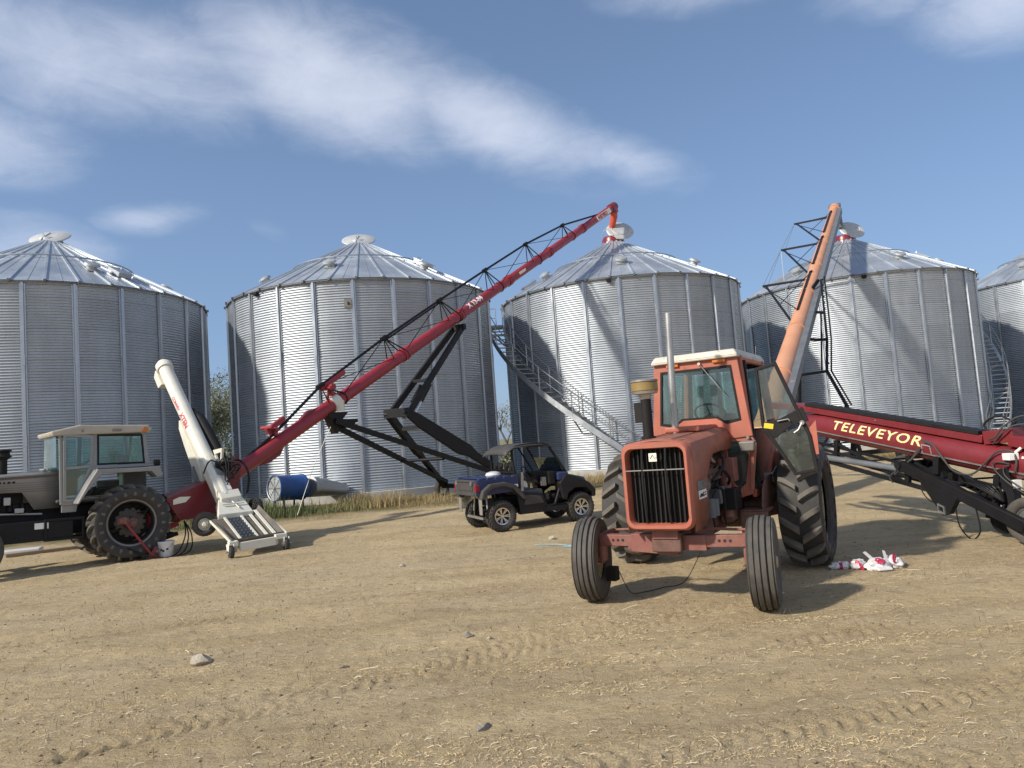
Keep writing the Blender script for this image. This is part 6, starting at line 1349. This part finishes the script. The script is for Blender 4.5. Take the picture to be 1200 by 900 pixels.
# ================================================================ BAGS, ROPE, BOARD
def crumple(name, c, d, seed, material, sub=4, rot=0):
    bm = bmesh.new(); bmesh.ops.create_icosphere(bm, subdivisions=sub, radius=1); rs = random.Random(seed)
    from mathutils import noise
    for v in bm.verts:
        p = v.co.copy(); n_ = noise.fractal(p * 1.7 + V3((seed, 0, 0)), .9, 2.2, 5); r_ = abs(noise.noise(p * 3 + V3((0, seed, 0))))
        v.co = p * (1 + .28 * n_ - .30 * r_)
        v.co.x *= d[0]; v.co.y *= d[1]; v.co.z = max(v.co.z, -.55) * d[2]
    me = bpy.data.meshes.new(name); bm.to_mesh(me); bm.free(); me.materials.append(material)
    for p in me.polygons: p.use_smooth = True
    me.set_sharp_from_angle(angle=R_(70)); return me
bagpos = [((4.06, 9.62), (.15, .08, .06), .2, 'empty clear and white plastic bag nearest the big tractor tyre'), ((4.26, 9.56), (.11, .09, .08), .5, 'white bag with a dark red band, second from the big tractor tyre'), ((4.46, 9.46), (.16, .11, .10), .1, 'white and red printed bag in the middle of the litter pile, its flap standing up'), ((4.68, 9.52), (.13, .10, .10), -.6, 'crumpled white bag at the right end of the litter pile')]
for i, ((x_, y_), d, rz, lab) in enumerate(bagpos):
    o = thing('plastic_bag', lab, 'bag', (x_, y_, float(ground_z(x_, y_)) + d[2] * .5), rz, 'crumpled bags beside the tractor tyre')
    place('bag_body', crumple('bag_body', (0, 0, 0), d, i * 3 + 2, M['bag']), o, (0, 0, 0))
    if i in (0, 1, 2, 3):
        rm_ = crumple('printed_band', (0, 0, 0), (d[0] * (.22 if i != 2 else .45), d[1] * 1.04, d[2] * (.95 if i != 2 else .4)), i * 3 + 2, M['bag_red']); place('printed_band', rm_, o, ((-.04, -.05, 0, .03)[i], -.01, (.0, 0, .055, .03)[i]))
    if i == 2:
        m = MB(); m.prism([(0, 0), (.05, 0), (.02, .12), (-.01, .13)], (.10, 0, .05), (1, 0, 0), (0, .1, 1), .006); m.prism([(-.06, 0), (0, 0), (-.12, .12), (-.16, .11)], (.0, .03, .06), (1, 0, 0), (0, .1, 1), .006); m.build('flap', M['bag'], o)
        m = MB(); m.hexa([V3(p) * .8 for p in ((-.13, -.22, -.05), (.13, -.22, -.05), (.11, -.02, -.04), (-.11, -.02, -.04), (-.12, -.21, -.01), (.12, -.21, -.01), (.10, -.02, .04), (-.10, -.02, .04))]); m.build('folded_bag', M['bag'], o, .015)
rp = MB()
for k in range(5):
    rp.tube(smoothpath([(1.0 + rnd.uniform(-.4, .1), 12.9 + k * .12, .02), (1.3 + rnd.uniform(-.1, .2), 12.75 + k * .1, .03), (1.62, 12.65 + k * .12, .02)], 6), .010, 5)
rp.tube(smoothpath([(.2, 13.7, .015), (.6, 13.5, .02), (.9, 13.1, .02), (1.15, 12.9, .03)], 6), .008, 5)
o = rp.build('rope', M['rope'], None); tag(o, 'pale blue twine scattered on the ground beside the orange tractor front wheel', 'twine')
pp = thing('scrap_sheet', 'white scrap sheet lying beyond the grey tractor at the far left', 'scrap', (-12.55, 18.5, 0)); m = MB(); m.box((0, 0, .10), (.9, .35, .10), (0, 0, 20)); m.build('sheet', M['bag'], pp, .03)
m = MB(); m.beam((-.1, -.4, .05), (1.3, .3, .06), .12, .08); m.build('board', M['twig'], pp, .01)

# ================================================================ TREES
def leafy(name, x, y, h_, w_, seed, label, nleaf=4200, mt='leaf', squash=1.):
    rs = np.random.RandomState(seed); ro = random.Random(seed)
    t_ = thing(name, label, 'tree', (x, y, 0), 0, 'trees behind the bins')
    m = MB(); tips_ = []
    def grow(p, d, L, r, lev):
        q = p + d * L; mid = (p + q) / 2 + V3((ro.uniform(-.08, .08), ro.uniform(-.08, .08), 0)) * L
        m.tube([p, mid, q], [r, r * .82, r * .62], 6 if lev > 1 else 8, False)
        if lev == 0: tips_.append(q); return
        if lev <= 3: tips_.extend([mid, q])
        for k in range(ro.choice([2, 3]) if lev > 1 else 2):
            dd = (d + V3((ro.uniform(-.75, .75), ro.uniform(-.75, .75), ro.uniform(-.15, .6)))).normalized(); grow(q if k else lerp(p, q, .8), dd, L * ro.uniform(.62, .82), r * .58, lev - 1)
    grow(V3((0, 0, -.1)), V3((ro.uniform(-.08, .08), 0, 1)).normalized(), h_ * .19, h_ * .018, 5); m.build('trunk', M['bark'], t_)
    if nleaf:
        T = np.array([p[:] for p in tips_])
        if nleaf > 3000: k_ = 110; aa = rs.rand(k_) * 6.283; rq = 2.1 * np.sqrt(rs.rand(k_)); zq = h_ * (.08 + .62 * rs.rand(k_)); T = np.concatenate([T[rs.randint(0, len(T), 220)], np.stack([rq * np.cos(aa), rq * np.sin(aa), zq], 1)])
        idx = rs.randint(0, len(T), nleaf); 
        P_ = T[idx] + rs.normal(0, .30 * w_ / 2.5, (nleaf, 3)); s_ = .05 + .06 * rs.rand(nleaf)
        a = rs.normal(0, 1, (nleaf, 3)); a /= np.linalg.norm(a, axis=1)[:, None]; b = np.cross(a, rs.normal(0, 1, (nleaf, 3))); b /= np.linalg.norm(b, axis=1)[:, None]
        V = np.stack([P_ - a * s_[:, None], P_ + b * s_[:, None] * .5, P_ + a * s_[:, None], P_ - b * s_[:, None] * .5], 1).reshape(-1, 3)
        o = bpy.data.objects.new('crown', fast_mesh('crown', V, np.arange(nleaf * 4).reshape(-1, 4), False, M[mt])); COL.objects.link(o); o.parent = t_
for i, (x_, y_, h_, sd_) in enumerate([(-23.4, 56, 12.0, 2), (-22.0, 59, 11.2, 5), (-25.4, 60, 11.8, 8), (-23.8, 64, 13.6, 11), (-20.2, 64, 9.0, 14), (-28.5, 60, 8.6, 17)]):
    leafy('leafy_tree', x_, y_, h_, 2.6, sd_, ['tall grey green leafy tree behind the gap right of the leftmost bin, nearest the camera', 'grey green leafy tree at the right of that gap between bins', 'grey green leafy tree at the left of the gap, mostly behind the leftmost bin', 'tallest grey green leafy tree rising at the back of the gap', 'low leafy tree hidden mostly behind the second bin', 'leafy tree fully behind the leftmost bin'][i], 14000)
for i, (x_, y_, h_, sd_) in enumerate([(-.75, 62, 9.6, 21), (.9, 66, 7.5, 24), (-2.6, 64, 8.0, 27)]):
    leafy('bare_tree', x_, y_, h_, 2, sd_, ['tall bare grey tree seen in the gap left of the bin with stairs', 'smaller bare tree mostly behind the bin with stairs', 'bare tree mostly behind the closed bin left of the stairs'][i], 500)
def shrub(x, y, r_, h_, seed, label):
    rs = np.random.RandomState(seed); n = 5200; t_ = thing('shrub', label, 'shrub', (x, y, 0), 0, 'low shrubs behind the bins')
    u = rs.normal(0, .42, (n, 3)) * np.array([r_, r_, 0]) ; u[:, 2] = np.abs(rs.rand(n)) * h_ * np.exp(-(u[:, 0] / r_) ** 2 - (u[:, 1] / r_) ** 2); s_ = .06 + .1 * rs.rand(n)
    a = rs.normal(0, 1, (n, 3)); a /= np.linalg.norm(a, axis=1)[:, None]; b = np.cross(a, rs.normal(0, 1, (n, 3))); b /= np.linalg.norm(b, axis=1)[:, None]
    V = np.stack([u - a * s_[:, None], u + b * s_[:, None] * .5, u + a * s_[:, None], u - b * s_[:, None] * .5], 1).reshape(-1, 3)
    o = bpy.data.objects.new('foliage', fast_mesh('foliage', V, np.arange(n * 4).reshape(-1, 4), False, M['leaf'])); COL.objects.link(o); o.parent = t_
for i, a in enumerate([(-.9, 56, 1.2, 1.3), (-22.8, 54, 3.0, 3.6), (-20.5, 55, 2.2, 2.6), (1.0, 58, 1.4, 1.5)]): shrub(*a, 40 + i, ['low shrub at the foot of the tall bare tree', 'wide green shrub under the leafy trees in the left gap', 'smaller green shrub right of the wide one in the left gap', 'low shrub mostly behind the bin with stairs'][i])
